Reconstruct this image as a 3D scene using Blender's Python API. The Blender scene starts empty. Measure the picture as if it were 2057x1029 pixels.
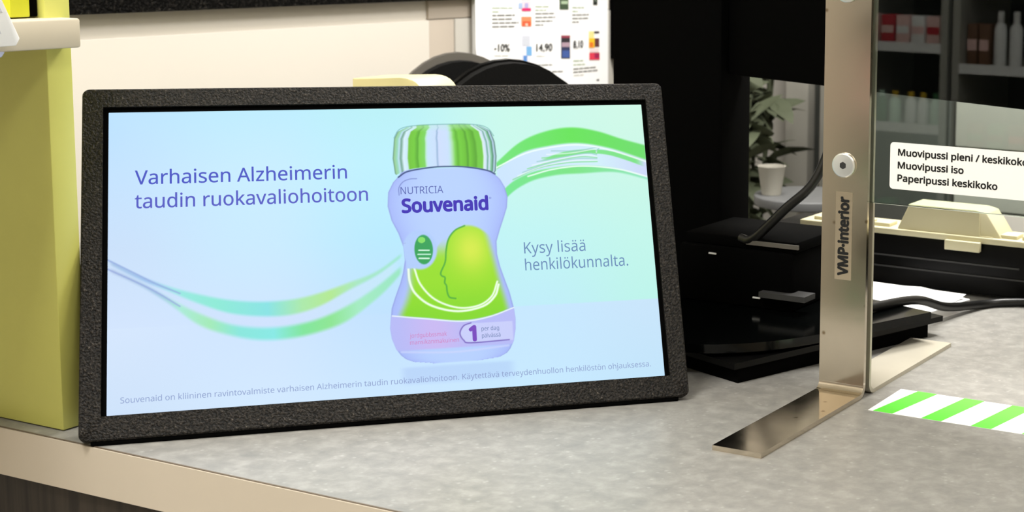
import bpy, bmesh, math, random
import numpy as np
from mathutils import Vector, Matrix

random.seed(7)
S = bpy.context.scene
COL = S.collection
W_PX, H_PX = 2057, 1029

# ------------------------------------------------------------------ camera
F_PX, CX, CY = 3221.47, 1721.70, 295.19
YAW, PITCH, ROLL = 0.435660, 0.129850, 0.020601
CAM = Vector((0.0, -0.90214, 0.43314))
fwd = Vector((-math.sin(YAW) * math.cos(PITCH), math.cos(YAW) * math.cos(PITCH), -math.sin(PITCH)))
rgt = Vector((math.cos(YAW), math.sin(YAW), 0))
upv = rgt.cross(fwd)
r2 = math.cos(ROLL) * rgt + math.sin(ROLL) * upv
u2 = -math.sin(ROLL) * rgt + math.cos(ROLL) * upv
cd = bpy.data.cameras.new('camera')
cam = bpy.data.objects.new('camera', cd)
COL.objects.link(cam)
cam.matrix_world = Matrix(((r2.x, u2.x, -fwd.x, CAM.x), (r2.y, u2.y, -fwd.y, CAM.y), (r2.z, u2.z, -fwd.z, CAM.z), (0, 0, 0, 1)))
cd.sensor_width = 36.0
cd.sensor_fit = 'HORIZONTAL'
cd.lens = F_PX / W_PX * 36.0
cd.shift_x = -(CX - W_PX / 2) / W_PX
cd.shift_y = (CY - H_PX / 2) / W_PX
cd.clip_start = 0.02
cd.clip_end = 50
cd.dof.use_dof = True
cd.dof.focus_distance = 1.48
cd.dof.aperture_fstop = 14.0
S.camera = cam

# ------------------------------------------------------------------ world and exposure
wd = bpy.data.worlds.new('world')
S.world = wd
wd.use_nodes = True
wd.node_tree.nodes['Background'].inputs[0].default_value = (1.0, 0.97, 0.92, 1)
wd.node_tree.nodes['Background'].inputs[1].default_value = 0.15
S.view_settings.view_transform = 'Standard'
S.view_settings.look = 'None'
S.view_settings.exposure = 0.0
S.view_settings.gamma = 1.0
S.view_settings.use_curve_mapping = False

FLOOR = -0.95
CEIL = 1.75
LIGHTS = [  # ceiling panels: x, y, power
    (-0.95, -0.75, 29), (0.35, -0.75, 14), (-1.15, 1.45, 30), (-0.45, 1.25, 40), (-1.3, -1.7, 16), (1.3, 0.4, 14),
]


def area(name, loc, size, power, col=(1.0, 0.975, 0.93)):
    l = bpy.data.lights.new(name, 'AREA')
    l.shape = 'SQUARE'
    l.size = size
    l.energy = power
    l.color = col
    o = bpy.data.objects.new(name, l)
    COL.objects.link(o)
    o.location = loc
    return o


for lx, ly, p in LIGHTS:
    area('panel_light', (lx, ly, CEIL - 0.035), 0.52, p)


# ------------------------------------------------------------------ materials
def srgb(c):
    return tuple(((v / 255.0) / 12.92 if v / 255.0 <= 0.04045 else ((v / 255.0 + 0.055) / 1.055) ** 2.4) for v in c)


def mat(name, col, rough=0.5, metal=0.0, noise=0.0, nscale=20.0, bump=0.0, bscale=200.0, spec=0.5, stretch=(1, 1, 1),
        transmission=0.0, ior=1.45, coat=0.0):
    m = bpy.data.materials.new(name)
    m.use_nodes = True
    nt = m.node_tree
    b = nt.nodes['Principled BSDF']
    c = srgb(col)
    b.inputs['Base Color'].default_value = (*c, 1)
    b.inputs['Roughness'].default_value = rough
    b.inputs['Metallic'].default_value = metal
    b.inputs['Specular IOR Level'].default_value = spec
    b.inputs['IOR'].default_value = ior
    if transmission:
        b.inputs['Transmission Weight'].default_value = transmission
    if coat:
        b.inputs['Coat Weight'].default_value = coat
    if noise or bump:
        tc = nt.nodes.new('ShaderNodeTexCoord')
        mp = nt.nodes.new('ShaderNodeMapping')
        mp.inputs['Scale'].default_value = stretch
        nt.links.new(tc.outputs['Object'], mp.inputs[0])
    if noise:
        n = nt.nodes.new('ShaderNodeTexNoise')
        n.inputs['Scale'].default_value = nscale
        n.inputs['Detail'].default_value = 5
        n.inputs['Roughness'].default_value = 0.6
        nt.links.new(mp.outputs[0], n.inputs['Vector'])
        r = nt.nodes.new('ShaderNodeValToRGB')
        r.color_ramp.elements[0].position = 0.28
        r.color_ramp.elements[1].position = 0.72
        r.color_ramp.elements[0].color = (*[max(0, v * (1 - noise)) for v in c], 1)
        r.color_ramp.elements[1].color = (*[min(1, v * (1 + noise)) for v in c], 1)
        nt.links.new(n.outputs['Fac'], r.inputs[0])
        nt.links.new(r.outputs[0], b.inputs['Base Color'])
    if bump:
        n2 = nt.nodes.new('ShaderNodeTexNoise')
        n2.inputs['Scale'].default_value = bscale
        n2.inputs['Detail'].default_value = 4
        nt.links.new(mp.outputs[0], n2.inputs['Vector'])
        bp = nt.nodes.new('ShaderNodeBump')
        bp.inputs['Strength'].default_value = bump
        bp.inputs['Distance'].default_value = 0.001
        nt.links.new(n2.outputs['Fac'], bp.inputs['Height'])
        nt.links.new(bp.outputs[0], b.inputs['Normal'])
    return m


def emit(name, col=None, attr=None, strength=1.0):
    m = bpy.data.materials.new(name)
    m.use_nodes = True
    nt = m.node_tree
    b = nt.nodes['Principled BSDF']
    b.inputs['Base Color'].default_value = (0.0, 0.0, 0.0, 1)
    b.inputs['Roughness'].default_value = 0.35
    b.inputs['Specular IOR Level'].default_value = 0.15
    b.inputs['Emission Strength'].default_value = strength
    if attr:
        a = nt.nodes.new('ShaderNodeAttribute')
        a.attribute_name = attr
        nt.links.new(a.outputs['Color'], b.inputs['Emission Color'])
    else:
        b.inputs['Emission Color'].default_value = (*srgb(col), 1)
    return m


M = {}
M['beige'] = mat('beige_laminate', (211, 200, 182), 0.45, noise=0.03, nscale=3)
M['shelfbeige'] = mat('shelf_laminate', (198, 188, 167), 0.5, noise=0.02, nscale=3)
M['green'] = mat('green_paint', (208, 208, 112), 0.35, noise=0.05, nscale=6)
M['cream'] = mat('cream_paint', (206, 200, 190), 0.5)
M['creamshade'] = mat('cream_shade_paint', (178, 167, 154), 0.55)  # cream darkened, shade put into the colour
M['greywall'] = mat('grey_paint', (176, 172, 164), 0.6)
M['wallbeige'] = mat('beige_wall_paint', (226, 216, 198), 0.8)
M['floor'] = mat('floor_vinyl', (150, 146, 138), 0.4, noise=0.1, nscale=4)
M['ceil'] = mat('ceiling_paint', (238, 236, 230), 0.9)
M['seam'] = mat('dark_seam', (104, 92, 78), 0.7)
M['black'] = mat('black_plastic', (7, 7, 7), 0.38, noise=0.15, nscale=30, spec=0.22)
M['blackgloss'] = mat('gloss_black_plastic', (4, 5, 5), 0.12, spec=0.3)
M['darkgrey'] = mat('charcoal_plastic', (58, 58, 58), 0.5)
M['matteblack'] = mat('matte_black', (3, 3, 3), 0.9, spec=0.05)
M['fabric'] = mat('black_fabric', (7, 7, 7), 0.85, bump=0.4, bscale=400, spec=0.2)
M['greyrim'] = mat('grey_rim_plastic', (96, 92, 86), 0.5)
M['cable'] = mat('cable_rubber', (16, 16, 16), 0.35)
M['white'] = mat('white_plastic', (240, 240, 240), 0.4)
M['paper'] = mat('white_paper', (250, 250, 251), 0.8)
M['label'] = mat('white_label', (252, 252, 250), 0.6)
M['ink'] = mat('black_ink', (14, 14, 14), 0.7)
M['greyink'] = mat('grey_ink', (110, 110, 108), 0.8)
M['lightink'] = mat('pale_grey_ink', (196, 196, 190), 0.8)
M['greenink'] = mat('green_grey_ink', (158, 176, 148), 0.8)
M['tapegreen'] = mat('tape_green', (96, 226, 58), 0.5)
M['tapewhite'] = mat('tape_white', (250, 250, 248), 0.5)
M['till'] = mat('cream_till_plastic', (216, 209, 174), 0.45)
M['creamdev'] = mat('cream_device_plastic', (238, 226, 176), 0.4)
M['bolt'] = mat('zinc_bolt', (222, 224, 222), 0.3, metal=0.7)
M['glass'] = mat('clear_glass', (238, 250, 246), 0.0, transmission=1.0, ior=1.5)
M['acrylic'] = mat('clear_blue_acrylic', (205, 212, 240), 0.12, transmission=0.35, ior=1.45)
M['lime'] = mat('lime_carton', (206, 208, 42), 0.45)
M['offwhite'] = mat('off_white_paper', (165, 162, 152), .7)
M['pebble'] = mat('pale_grey_laminate', (98, 99, 100), .4)
M['leaf'] = mat('leaf_green', (74, 80, 60), 0.7)
M['pot'] = mat('pot_grey', (90, 92, 88), 0.6)
M['soil'] = mat('soil', (50, 40, 32), 0.9)
M['metalshelf'] = mat('shelf_grey_metal', (170, 168, 160), 0.4)
M['winecab'] = mat('dark_cabinet', (62, 64, 60), 0.5)
M['lightcab'] = mat('light_cabinet', (176, 174, 166), 0.5)
M['sticker'] = mat('clear_sticker', (206, 192, 168), 0.3, metal=0.9)


def steel():
    m = mat('brushed_steel', (210, 199, 180), 0.2, metal=1.0)
    nt = m.node_tree
    b = nt.nodes['Principled BSDF']
    tc = nt.nodes.new('ShaderNodeTexCoord')
    mp = nt.nodes.new('ShaderNodeMapping')
    mp.inputs['Scale'].default_value = (1, 1, 1)
    nt.links.new(tc.outputs['Object'], mp.inputs[0])
    n = nt.nodes.new('ShaderNodeTexNoise')
    n.inputs['Scale'].default_value = 22
    n.inputs['Detail'].default_value = 6
    nt.links.new(mp.outputs[0], n.inputs['Vector'])
    r = nt.nodes.new('ShaderNodeMapRange')
    r.inputs['From Min'].default_value = 0.3
    r.inputs['From Max'].default_value = 0.7
    r.inputs['To Min'].default_value = 0.10
    r.inputs['To Max'].default_value = 0.165
    nt.links.new(n.outputs['Fac'], r.inputs['Value'])
    nt.links.new(r.outputs[0], b.inputs['Roughness'])
    # fine darker scratches
    v = nt.nodes.new('ShaderNodeTexVoronoi')
    v.inputs['Scale'].default_value = 42
    nt.links.new(mp.outputs[0], v.inputs['Vector'])
    cr = nt.nodes.new('ShaderNodeValToRGB')
    cr.color_ramp.elements[0].position = 0.035
    cr.color_ramp.elements[0].color = (*srgb((140, 122, 96)), 1)
    cr.color_ramp.elements[1].position = 0.11
    cr.color_ramp.elements[1].color = (*srgb((210, 199, 180)), 1)
    nt.links.new(v.outputs['Distance'], cr.inputs[0])
    nt.links.new(cr.outputs[0], b.inputs['Base Color'])
    return m


M['steel'] = steel()
M['satin'] = mat('satin_steel', (208, 202, 186), 0.42, metal=0.75, noise=0.04, nscale=20)


def counter_mat():
    m = mat('grey_stone_laminate', (158, 155, 148), 0.42)
    nt = m.node_tree
    b = nt.nodes['Principled BSDF']
    tc = nt.nodes.new('ShaderNodeTexCoord')
    mp = nt.nodes.new('ShaderNodeMapping')
    nt.links.new(tc.outputs['Object'], mp.inputs[0])
    a = nt.nodes.new('ShaderNodeTexNoise')
    a.inputs['Scale'].default_value = 55
    a.inputs['Detail'].default_value = 8
    a.inputs['Roughness'].default_value = 0.62
    a.inputs['Distortion'].default_value = 0.25
    nt.links.new(mp.outputs[0], a.inputs['Vector'])
    r = nt.nodes.new('ShaderNodeValToRGB')
    e = r.color_ramp.elements
    e[0].position = 0.30
    e[0].color = (*srgb((128, 127, 123)), 1)
    e[1].position = 0.70
    e[1].color = (*srgb((157, 155, 150)), 1)
    k = e.new(0.5)
    k.color = (*srgb((141, 139, 134)), 1)
    nt.links.new(a.outputs['Fac'], r.inputs[0])
    # pale flecks
    f = nt.nodes.new('ShaderNodeTexVoronoi')
    f.inputs['Scale'].default_value = 95
    f.inputs['Randomness'].default_value = 1.0
    nt.links.new(mp.outputs[0], f.inputs['Vector'])
    g = nt.nodes.new('ShaderNodeValToRGB')
    g.color_ramp.elements[0].position = 0.06
    g.color_ramp.elements[0].color = (0.16, 0.16, 0.16, 1)
    g.color_ramp.elements[1].position = 0.2
    g.color_ramp.elements[1].color = (0, 0, 0, 1)
    nt.links.new(f.outputs['Distance'], g.inputs[0])
    mx = nt.nodes.new('ShaderNodeMixRGB')
    mx.blend_type = 'ADD'
    mx.inputs[0].default_value = 0.5
    nt.links.new(r.outputs[0], mx.inputs[1])
    nt.links.new(g.outputs[0], mx.inputs[2])
    nt.links.new(mx.outputs[0], b.inputs['Base Color'])
    n2 = nt.nodes.new('ShaderNodeTexNoise')
    n2.inputs['Scale'].default_value = 260
    nt.links.new(mp.outputs[0], n2.inputs['Vector'])
    bp = nt.nodes.new('ShaderNodeBump')
    bp.inputs['Strength'].default_value = 0.25
    bp.inputs['Distance'].default_value = 0.0006
    nt.links.new(n2.outputs['Fac'], bp.inputs['Height'])
    nt.links.new(bp.outputs[0], b.inputs['Normal'])
    return m


M['counter'] = counter_mat()


def wood_mat():
    m = mat('dark_walnut', (62, 52, 42), 0.5)
    nt = m.node_tree
    b = nt.nodes['Principled BSDF']
    tc = nt.nodes.new('ShaderNodeTexCoord')
    mp = nt.nodes.new('ShaderNodeMapping')
    mp.inputs['Scale'].default_value = (1, 1, 0.03)
    nt.links.new(tc.outputs['Object'], mp.inputs[0])
    n = nt.nodes.new('ShaderNodeTexNoise')
    n.inputs['Scale'].default_value = 130
    n.inputs['Detail'].default_value = 5
    nt.links.new(mp.outputs[0], n.inputs['Vector'])
    r = nt.nodes.new('ShaderNodeValToRGB')
    r.color_ramp.elements[0].position = 0.3
    r.color_ramp.elements[0].color = (*srgb((26, 21, 17)), 1)
    r.color_ramp.elements[1].position = 0.72
    r.color_ramp.elements[1].color = (*srgb((62, 54, 45)), 1)
    nt.links.new(n.outputs['Fac'], r.inputs[0])
    nt.links.new(r.outputs[0], b.inputs['Base Color'])
    return m


M['wood'] = wood_mat()


def powder_mat():
    """black powder coat: rough grain with sparse paler specks"""
    m = mat('black_powder_coat', (32, 31, 29), 0.42)
    nt = m.node_tree
    b = nt.nodes['Principled BSDF']
    b.inputs['Specular IOR Level'].default_value = 0.26
    tc = nt.nodes.new('ShaderNodeTexCoord')
    n = nt.nodes.new('ShaderNodeTexNoise')
    n.inputs['Scale'].default_value = 520
    n.inputs['Detail'].default_value = 3
    nt.links.new(tc.outputs['Object'], n.inputs['Vector'])
    bp = nt.nodes.new('ShaderNodeBump')
    bp.inputs['Strength'].default_value = 0.95
    bp.inputs['Distance'].default_value = 0.0022
    nt.links.new(n.outputs['Fac'], bp.inputs['Height'])
    nt.links.new(bp.outputs[0], b.inputs['Normal'])
    r = nt.nodes.new('ShaderNodeValToRGB')
    r.color_ramp.elements[0].position = 0.40
    r.color_ramp.elements[0].color = (*srgb((3, 3, 3)), 1)
    r.color_ramp.elements[1].position = 0.74
    r.color_ramp.elements[1].color = (*srgb((50, 46, 40)), 1)
    k = r.color_ramp.elements.new(0.66)
    k.color = (*srgb((46, 42, 37)), 1)
    r.color_ramp.elements[2].position = 0.76
    r.color_ramp.elements[2].color = (*srgb((104, 98, 90)), 1)
    nt.links.new(n.outputs['Fac'], r.inputs[0])
    nt.links.new(r.outputs[0], b.inputs['Base Color'])
    return m


M['powder'] = powder_mat()
M['powderdark'] = M['powder'].copy()
for _n in M['powderdark'].node_tree.nodes:
    if _n.type == 'VALTORGB':
        _n.color_ramp.elements[0].color = (0, 0, 0, 1)
        _n.color_ramp.elements[1].color = (*srgb((26, 24, 22)), 1)
        _n.color_ramp.elements[2].color = (*srgb((60, 56, 50)), 1)
        _n.color_ramp.elements[0].position = 0.48
    if _n.type == 'BSDF_PRINCIPLED':
        _n.inputs['Specular IOR Level'].default_value = 0.12
    if _n.type == 'TEX_NOISE':
        _n.inputs['Scale'].default_value = 260
M['screen'] = emit('screen_light', attr='Col')
M['panelglow'] = emit('panel_glow', (255, 250, 240), strength=2.2)


# ------------------------------------------------------------------ object helpers
def link(name, me, m=None, parent=None):
    o = bpy.data.objects.new(name, me)
    COL.objects.link(o)
    if m is not None and me is not None:
        me.materials.clear()
        me.materials.append(m)
    if parent is not None:
        o.parent = parent
    return o


def obj(name, bm, m, parent=None, smooth=False):
    me = bpy.data.meshes.new(name)
    bmesh.ops.recalc_face_normals(bm, faces=bm.faces[:])
    bm.to_mesh(me)
    bm.free()
    if smooth:
        for p in me.polygons:
            p.use_smooth = True
        try:
            me.set_sharp_from_angle(angle=math.radians(38))
        except Exception:
            pass
    return link(name, me, m, parent)


def tag(o, label=None, cat=None, group=None, kind=None):
    if label: o['label'] = label
    if cat: o['category'] = cat
    if group: o['group'] = group
    if kind: o['kind'] = kind
    return o


def thing(name, loc, label, cat, group=None, rot=None):
    o = bpy.data.objects.new(name, None)
    COL.objects.link(o)
    o.empty_display_size = 0.05
    o.location = loc
    if rot is not None:
        o.rotation_euler = rot
    return tag(o, label, cat, group)


def settle(root):
    """children were built in world coordinates: keep them there under the moved root"""
    inv = Matrix.LocRotScale(root.location, root.rotation_euler, None).inverted()
    for c in root.children:
        c.matrix_parent_inverse = inv
    return root


def bx(bm, lo, hi, bev=0.0, seg=2, mtx=None):
    a = Vector(lo); b = Vector(hi)
    r = bmesh.ops.create_cube(bm, size=1.0, matrix=Matrix.Translation((a + b) / 2) @ Matrix.Diagonal((*(b - a), 1)))
    vs = r['verts']
    if bev:
        es = list({e for v in vs for e in v.link_edges})
        rr = bmesh.ops.bevel(bm, geom=es, offset=bev, segments=seg, affect='EDGES', profile=0.5)
        vs = list({v for f in rr['faces'] for v in f.verts} | {v for v in vs if v.is_valid})
        # collect whole island
        seen = set(vs); st = list(vs)
        while st:
            v = st.pop()
            for e in v.link_edges:
                w = e.other_vert(v)
                if w not in seen:
                    seen.add(w); st.append(w)
        vs = list(seen)
    if mtx is not None:
        bmesh.ops.transform(bm, matrix=mtx, verts=vs)
    return vs


def box(name, lo, hi, m, parent=None, bev=0.0, mtx=None, seg=2):
    bm = bmesh.new()
    bx(bm, lo, hi, bev, seg, mtx)
    return obj(name, bm, m, parent, smooth=bev > 0)


def prism(bm, pts, off, mtx=None, bev=0.0):
    """closed polygon (3D points) swept by the vector off"""
    off = Vector(off)
    a = [bm.verts.new(Vector(p)) for p in pts]
    b = [bm.verts.new(Vector(p) + off) for p in pts]
    n = len(a)
    bm.faces.new(a); bm.faces.new(list(reversed(b)))
    for i in range(n):
        bm.faces.new((a[i], a[(i + 1) % n], b[(i + 1) % n], b[i]))
    vs = a + b
    if bev:
        es = list({e for v in vs for e in v.link_edges})
        bmesh.ops.bevel(bm, geom=es, offset=bev, segments=2, affect='EDGES', profile=0.5)
        vs = bm.verts[:]
    if mtx is not None:
        bmesh.ops.transform(bm, matrix=mtx, verts=vs)
    return vs


def cyl(bm, base, axis, r, h, n=32, r2_=None, bev=0.0):
    ax = Vector(axis).normalized()
    q = Vector((0, 0, 1)).rotation_difference(ax).to_matrix().to_4x4()
    mt = Matrix.Translation(Vector(base) + ax * h / 2) @ q
    rr = bmesh.ops.create_cone(bm, cap_ends=True, segments=n, radius1=r, radius2=r if r2_ is None else r2_, depth=h, matrix=mt)
    if bev:
        es = [e for e in {e for v in rr['verts'] for e in v.link_edges} if any(len(f.verts) > 4 for f in e.link_faces)]
        bmesh.ops.bevel(bm, geom=es, offset=bev, segments=3, affect='EDGES', profile=0.5)


def lathe(bm, prof, centre, n=32, axis_m=None):
    rings = []
    c = Vector(centre)
    for r, z in prof:
        rings.append([bm.verts.new(Vector((r * math.cos(2 * math.pi * i / n), r * math.sin(2 * math.pi * i / n), z))) for i in range(n)])
    for a, b in zip(rings, rings[1:]):
        for i in range(n):
            bm.faces.new((a[i], a[(i + 1) % n], b[(i + 1) % n], b[i]))
    bm.faces.new(list(reversed(rings[0]))); bm.faces.new(rings[-1])
    vs = [v for r in rings for v in r]
    mt = Matrix.Translation(c) @ (axis_m if axis_m is not None else Matrix.Identity(4))
    bmesh.ops.transform(bm, matrix=mt, verts=vs)


def smooth_path(pts, sub=8):
    P = [Vector(p) for p in pts]
    P = [P[0] * 2 - P[1]] + P + [P[-1] * 2 - P[-2]]
    out = []
    for i in range(1, len(P) - 2):
        for k in range(sub):
            t = k / sub
            a, b, c, d = P[i - 1], P[i], P[i + 1], P[i + 2]
            out.append(0.5 * ((2 * b) + (c - a) * t + (2 * a - 5 * b + 4 * c - d) * t * t + (3 * b - a - 3 * c + d) * t ** 3))
    out.append(P[-2])
    return out


def tube(bm, pts, r, n=12, sub=8):
    path = smooth_path(pts, sub) if sub else [Vector(p) for p in pts]
    rings = []
    prev = None
    for i, p in enumerate(path):
        t = (path[min(i + 1, len(path) - 1)] - path[max(i - 1, 0)]).normalized()
        ref = prev if prev is not None else (Vector((0, 0, 1)) if abs(t.z) < 0.9 else Vector((1, 0, 0)))
        a = (ref - t * ref.dot(t)).normalized()
        prev = a
        b = t.cross(a)
        rings.append([bm.verts.new(p + r * (math.cos(2 * math.pi * k / n) * a + math.sin(2 * math.pi * k / n) * b)) for k in range(n)])
    for A, B in zip(rings, rings[1:]):
        for k in range(n):
            bm.faces.new((A[k], A[(k + 1) % n], B[(k + 1) % n], B[k]))
    bm.faces.new(list(reversed(rings[0]))); bm.faces.new(rings[-1])


FONT = [None]
try:
    FONT[0] = bpy.data.fonts.load(bpy.utils.system_resource('DATAFILES') + '/fonts/NotoSansHebrew-Regular.woff2')   # its Latin letters
except Exception:
    pass


def text(name, s, org, xd, yd, width, cap, m, parent, bold=0.0, z=0.0, caph=0.729, sans=False):
    """flat printed text as a mesh: org = left end of the baseline, width in metres, cap = cap height"""
    c = bpy.data.curves.new(name, 'FONT')
    c.body = s
    if sans and FONT[0] is not None:
        c.font = FONT[0]
    c.resolution_u = 4
    o = bpy.data.objects.new(name, c)
    COL.objects.link(o)
    dg = bpy.context.evaluated_depsgraph_get()
    me = bpy.data.meshes.new_from_object(o.evaluated_get(dg))
    bpy.data.objects.remove(o)
    bpy.data.curves.remove(c)
    me.name = name
    n = len(me.vertices)
    co = np.empty(n * 3, dtype=np.float32)
    me.vertices.foreach_get('co', co)
    co = co.reshape(-1, 3)
    x0, x1 = co[:, 0].min(), co[:, 0].max()
    caph = 0.573 if (sans and FONT[0] is not None) else 0.682
    sx = width / (x1 - x0) if width else cap / caph
    sy = cap / caph
    X = Vector(xd).normalized(); Y = Vector(yd).normalized(); Z = X.cross(Y)
    O = Vector(org) + Z * z
    out = np.array(O)[None, :] + ((co[:, 0] - x0) * sx)[:, None] * np.array(X)[None, :] + (co[:, 1] * sy)[:, None] * np.array(Y)[None, :]
    me.vertices.foreach_set('co', out.astype(np.float32).ravel())
    me.update()
    if bold > 0:   # heavier strokes: the same letters laid over themselves, shifted a hair
        bm = bmesh.new()
        bm.from_mesh(me)
        geo = bm.faces[:]
        d = bold * sy
        for i, (a, b) in enumerate(((1, 0), (-1, 0), (0, 1), (0, -1), (.7, .7), (-.7, .7), (.7, -.7), (-.7, -.7))):
            r = bmesh.ops.duplicate(bm, geom=geo)
            vs = [v for v in r['geom'] if isinstance(v, bmesh.types.BMVert)]
            bmesh.ops.translate(bm, verts=vs, vec=X * (a * d) + Y * (b * d) + Z * ((i + 1) * 2e-6))
        bm.to_mesh(me)
        bm.free()
    ob = link(name, me, m, parent)
    return ob


def copy_tree(o, parent=None):
    c = o.copy()
    COL.objects.link(c)
    if parent is not None:
        c.parent = parent
    for ch in list(o.children):
        copy_tree(ch, c)
    return c


# ------------------------------------------------------------------ room
XL, XR, YF, YB = -1.9, 2.2, -2.62, 2.55
tag(box('floor', (XL - .1, YF - .1, FLOOR - .05), (XR + .1, YB + .1, FLOOR), M['floor']), kind='structure')
tag(box('ceiling', (XL - .1, YF - .1, CEIL), (XR + .1, YB + .1, CEIL + .05), M['ceil']), kind='structure')
tag(box('wall_left', (XL - .1, YF, FLOOR), (XL, YB, CEIL), M['cream']), kind='structure')
tag(box('wall_right', (XR, YF, FLOOR), (XR + .1, YB, CEIL), M['wallbeige']), kind='structure')
tag(box('wall_back', (XL, YB, FLOOR), (XR, YB + .1, CEIL), M['greywall']), kind='structure')
tag(box('wall_front', (XL, YF - .1, FLOOR), (XR, YF, CEIL), M['wallbeige']), kind='structure')

# ceiling panels
proto = None
for i, (lx, ly, p) in enumerate(LIGHTS):
    lab = ['square white ceiling light panel above the customer side of the counter', 'square white ceiling light panel above the right end of the counter front',
           'square white ceiling light panel above the office chairs', 'square white ceiling light panel above the cash drawer',
           'square white ceiling light panel in front of the product shelves', 'square white ceiling light panel nearest the right wall'][i]
    if proto is None:
        t = thing('ceiling_light', (lx, ly, CEIL), lab, 'light', 'ceiling light panels')
        bm = bmesh.new()
        for a, b in (((-.3, -.3, -.03), (-.27, .3, 0)), ((.27, -.3, -.03), (.3, .3, 0)), ((-.27, -.3, -.03), (.27, -.27, 0)), ((-.27, .27, -.03), (.27, .3, 0))):
            bx(bm, a, b)
        obj('frame', bm, M['white'], t)
        box('diffuser', (-.27, -.27, -.02), (.27, .27, -.005), M['panelglow'], t)
        proto = t
    else:
        t = copy_tree(proto)
        t.location = (lx, ly, CEIL)
        t['label'] = lab

# ------------------------------------------------------------------ counter
ctr = thing('service_counter', (-0.2, 0.5, FLOOR), 'grey stone-look service counter with a beige front edge and dark walnut front', 'counter')
TH = 0.0421
bm = bmesh.new()
poly = [(-1.86, 0.002, 0), (1.3, 0.002, 0), (1.3, 1.24, 0), (-1.12, 1.24, 0), (-1.12, .62, 0), (-1.86, .62, 0)]
prism(bm, [(x, y, 0) for x, y, z in poly], (0, 0, -TH))
obj('worktop', bm, M['counter'], ctr)
box('edge_band', (-1.86, -0.0005, -TH), (1.3, 0.002, -0.0006), M['beige'], ctr)
box('edge_seam', (-1.86, 0.0006, -0.0004), (1.3, 0.0022, 0.0002), M['seam'], ctr)
bm = bmesh.new()
bx(bm, (-1.86, 0.004, FLOOR + .08), (1.3, 0.03, -TH))
obj('front_panel', bm, M['wood'], ctr)
box('plinth', (-1.84, 0.06, FLOOR), (1.28, 0.08, FLOOR + .08), M['black'], ctr)
box('end_panel', (-1.86, .03, FLOOR), (-1.84, .6, -TH), M['wood'], ctr)
box('end_panel', (1.28, .03, FLOOR), (1.3, 1.22, -TH), M['wood'], ctr)
settle(ctr)

# ------------------------------------------------------------------ advertising display
DW = 0.476; MG = 0.02096; DYAW = 0.77692; TILT = 0.42719
dX = Vector((math.cos(DYAW), math.sin(DYAW), 0))
n0 = Vector((math.sin(DYAW), -math.cos(DYAW), 0))
dY = Vector((0, 0, math.cos(TILT))) - n0 * math.sin(TILT)
dN = n0 * math.cos(TILT) + Vector((0, 0, math.sin(TILT)))
dO = Vector((-0.93696, 0.17276, 0.00499))
DM = Matrix(((dX.x, dY.x, dN.x, dO.x), (dX.y, dY.y, dN.y, dO.y), (dX.z, dY.z, dN.z, dO.z), (0, 0, 0, 1)))
DH = DW * 9 / 16
HW = DW / 2 + MG
OH = DH + 2 * MG
disp = thing('advertising_display', (dO.x, dO.y, 0), 'black framed advertising screen leaning back on the counter, showing a supplement bottle', 'display')


def rrect(x0, y0, x1, y1, r, k=5):
    o = []
    for cx, cy, a in ((x1 - r, y1 - r, 0), (x0 + r, y1 - r, 90), (x0 + r, y0 + r, 180), (x1 - r, y0 + r, 270)):
        for i in range(k + 1):
            t = math.radians(a + 90 * i / k)
            o.append((cx + r * math.cos(t), cy + r * math.sin(t)))
    return o


def frame_mesh(bm, x0, y0, x1, y1, ix0, iy0, ix1, iy1, z0, z1, r=0.006, bev=0.0012, mtx=None):
    k = 5
    out = rrect(x0, y0, x1, y1, r, k)
    ou2 = rrect(x0 + bev, y0 + bev, x1 - bev, y1 - bev, r, k)
    inn = rrect(ix0, iy0, ix1, iy1, 0.0006, k)
    rings = []
    for pts, z in ((inn, z0), (out, z0), (out, z1 - bev), (ou2, z1), (inn, z1), (inn, z0)):
        rings.append([bm.verts.new((x, y, z)) for x, y in pts])
    n = len(out)
    for A, B in zip(rings, rings[1:]):
        for i in range(n):
            bm.faces.new((A[i], A[(i + 1) % n], B[(i + 1) % n], B[i]))
    vs = [v for R_ in rings for v in R_]
    if mtx is not None:
        bmesh.ops.transform(bm, matrix=mtx, verts=vs)


bm = bmesh.new()
LIP = 0.0042
frame_mesh(bm, -HW, 0, HW, OH, -DW / 2 - LIP, MG - 0.0008, DW / 2 + LIP, OH - MG + LIP, -0.010, 0.0, mtx=DM)
fr = obj('bezel', bm, M['powder'], disp, smooth=True)
bm = bmesh.new()
frame_mesh(bm, -DW / 2 - LIP - .0005, MG - .0013, DW / 2 + LIP + .0005, OH - MG + LIP + .0005, -DW / 2, MG, DW / 2, MG + DH, -0.008, -0.0036, r=.0008, bev=.0002, mtx=DM)
obj('inner_lip', bm, M['matteblack'], disp)
bm = bmesh.new()
bx(bm, (-HW + .012, .030, -.040), (HW - .012, OH - .012, -.0098), bev=.004, mtx=DM)
obj('rear_housing', bm, M['black'], disp, smooth=True)
# foot under the frame, its black front also standing in for the contact shadow
FM = Matrix(((dX.x, -n0.x, 0, dO.x), (dX.y, -n0.y, 0, dO.y), (0, 0, 1, 0), (0, 0, 0, 1)))
bm = bmesh.new()
bx(bm, (-HW + .009, .0012, 0.0), (HW - .010, .060, .0045), bev=.0012, mtx=FM)
obj('foot', bm, M['matteblack'], disp, smooth=True)
for sx in (-.12, .12):
    bm = bmesh.new()
    prism(bm, [(sx - .012, .058, .0), (sx - .012, .185, .0), (sx - .012, .185, .006), (sx - .012, .128, .16), (sx - .012, .112, .155), (sx - .012, .060, .03)], (.024, 0, 0), mtx=FM)
    obj('rear_strut', bm, M['black'], disp)


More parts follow.
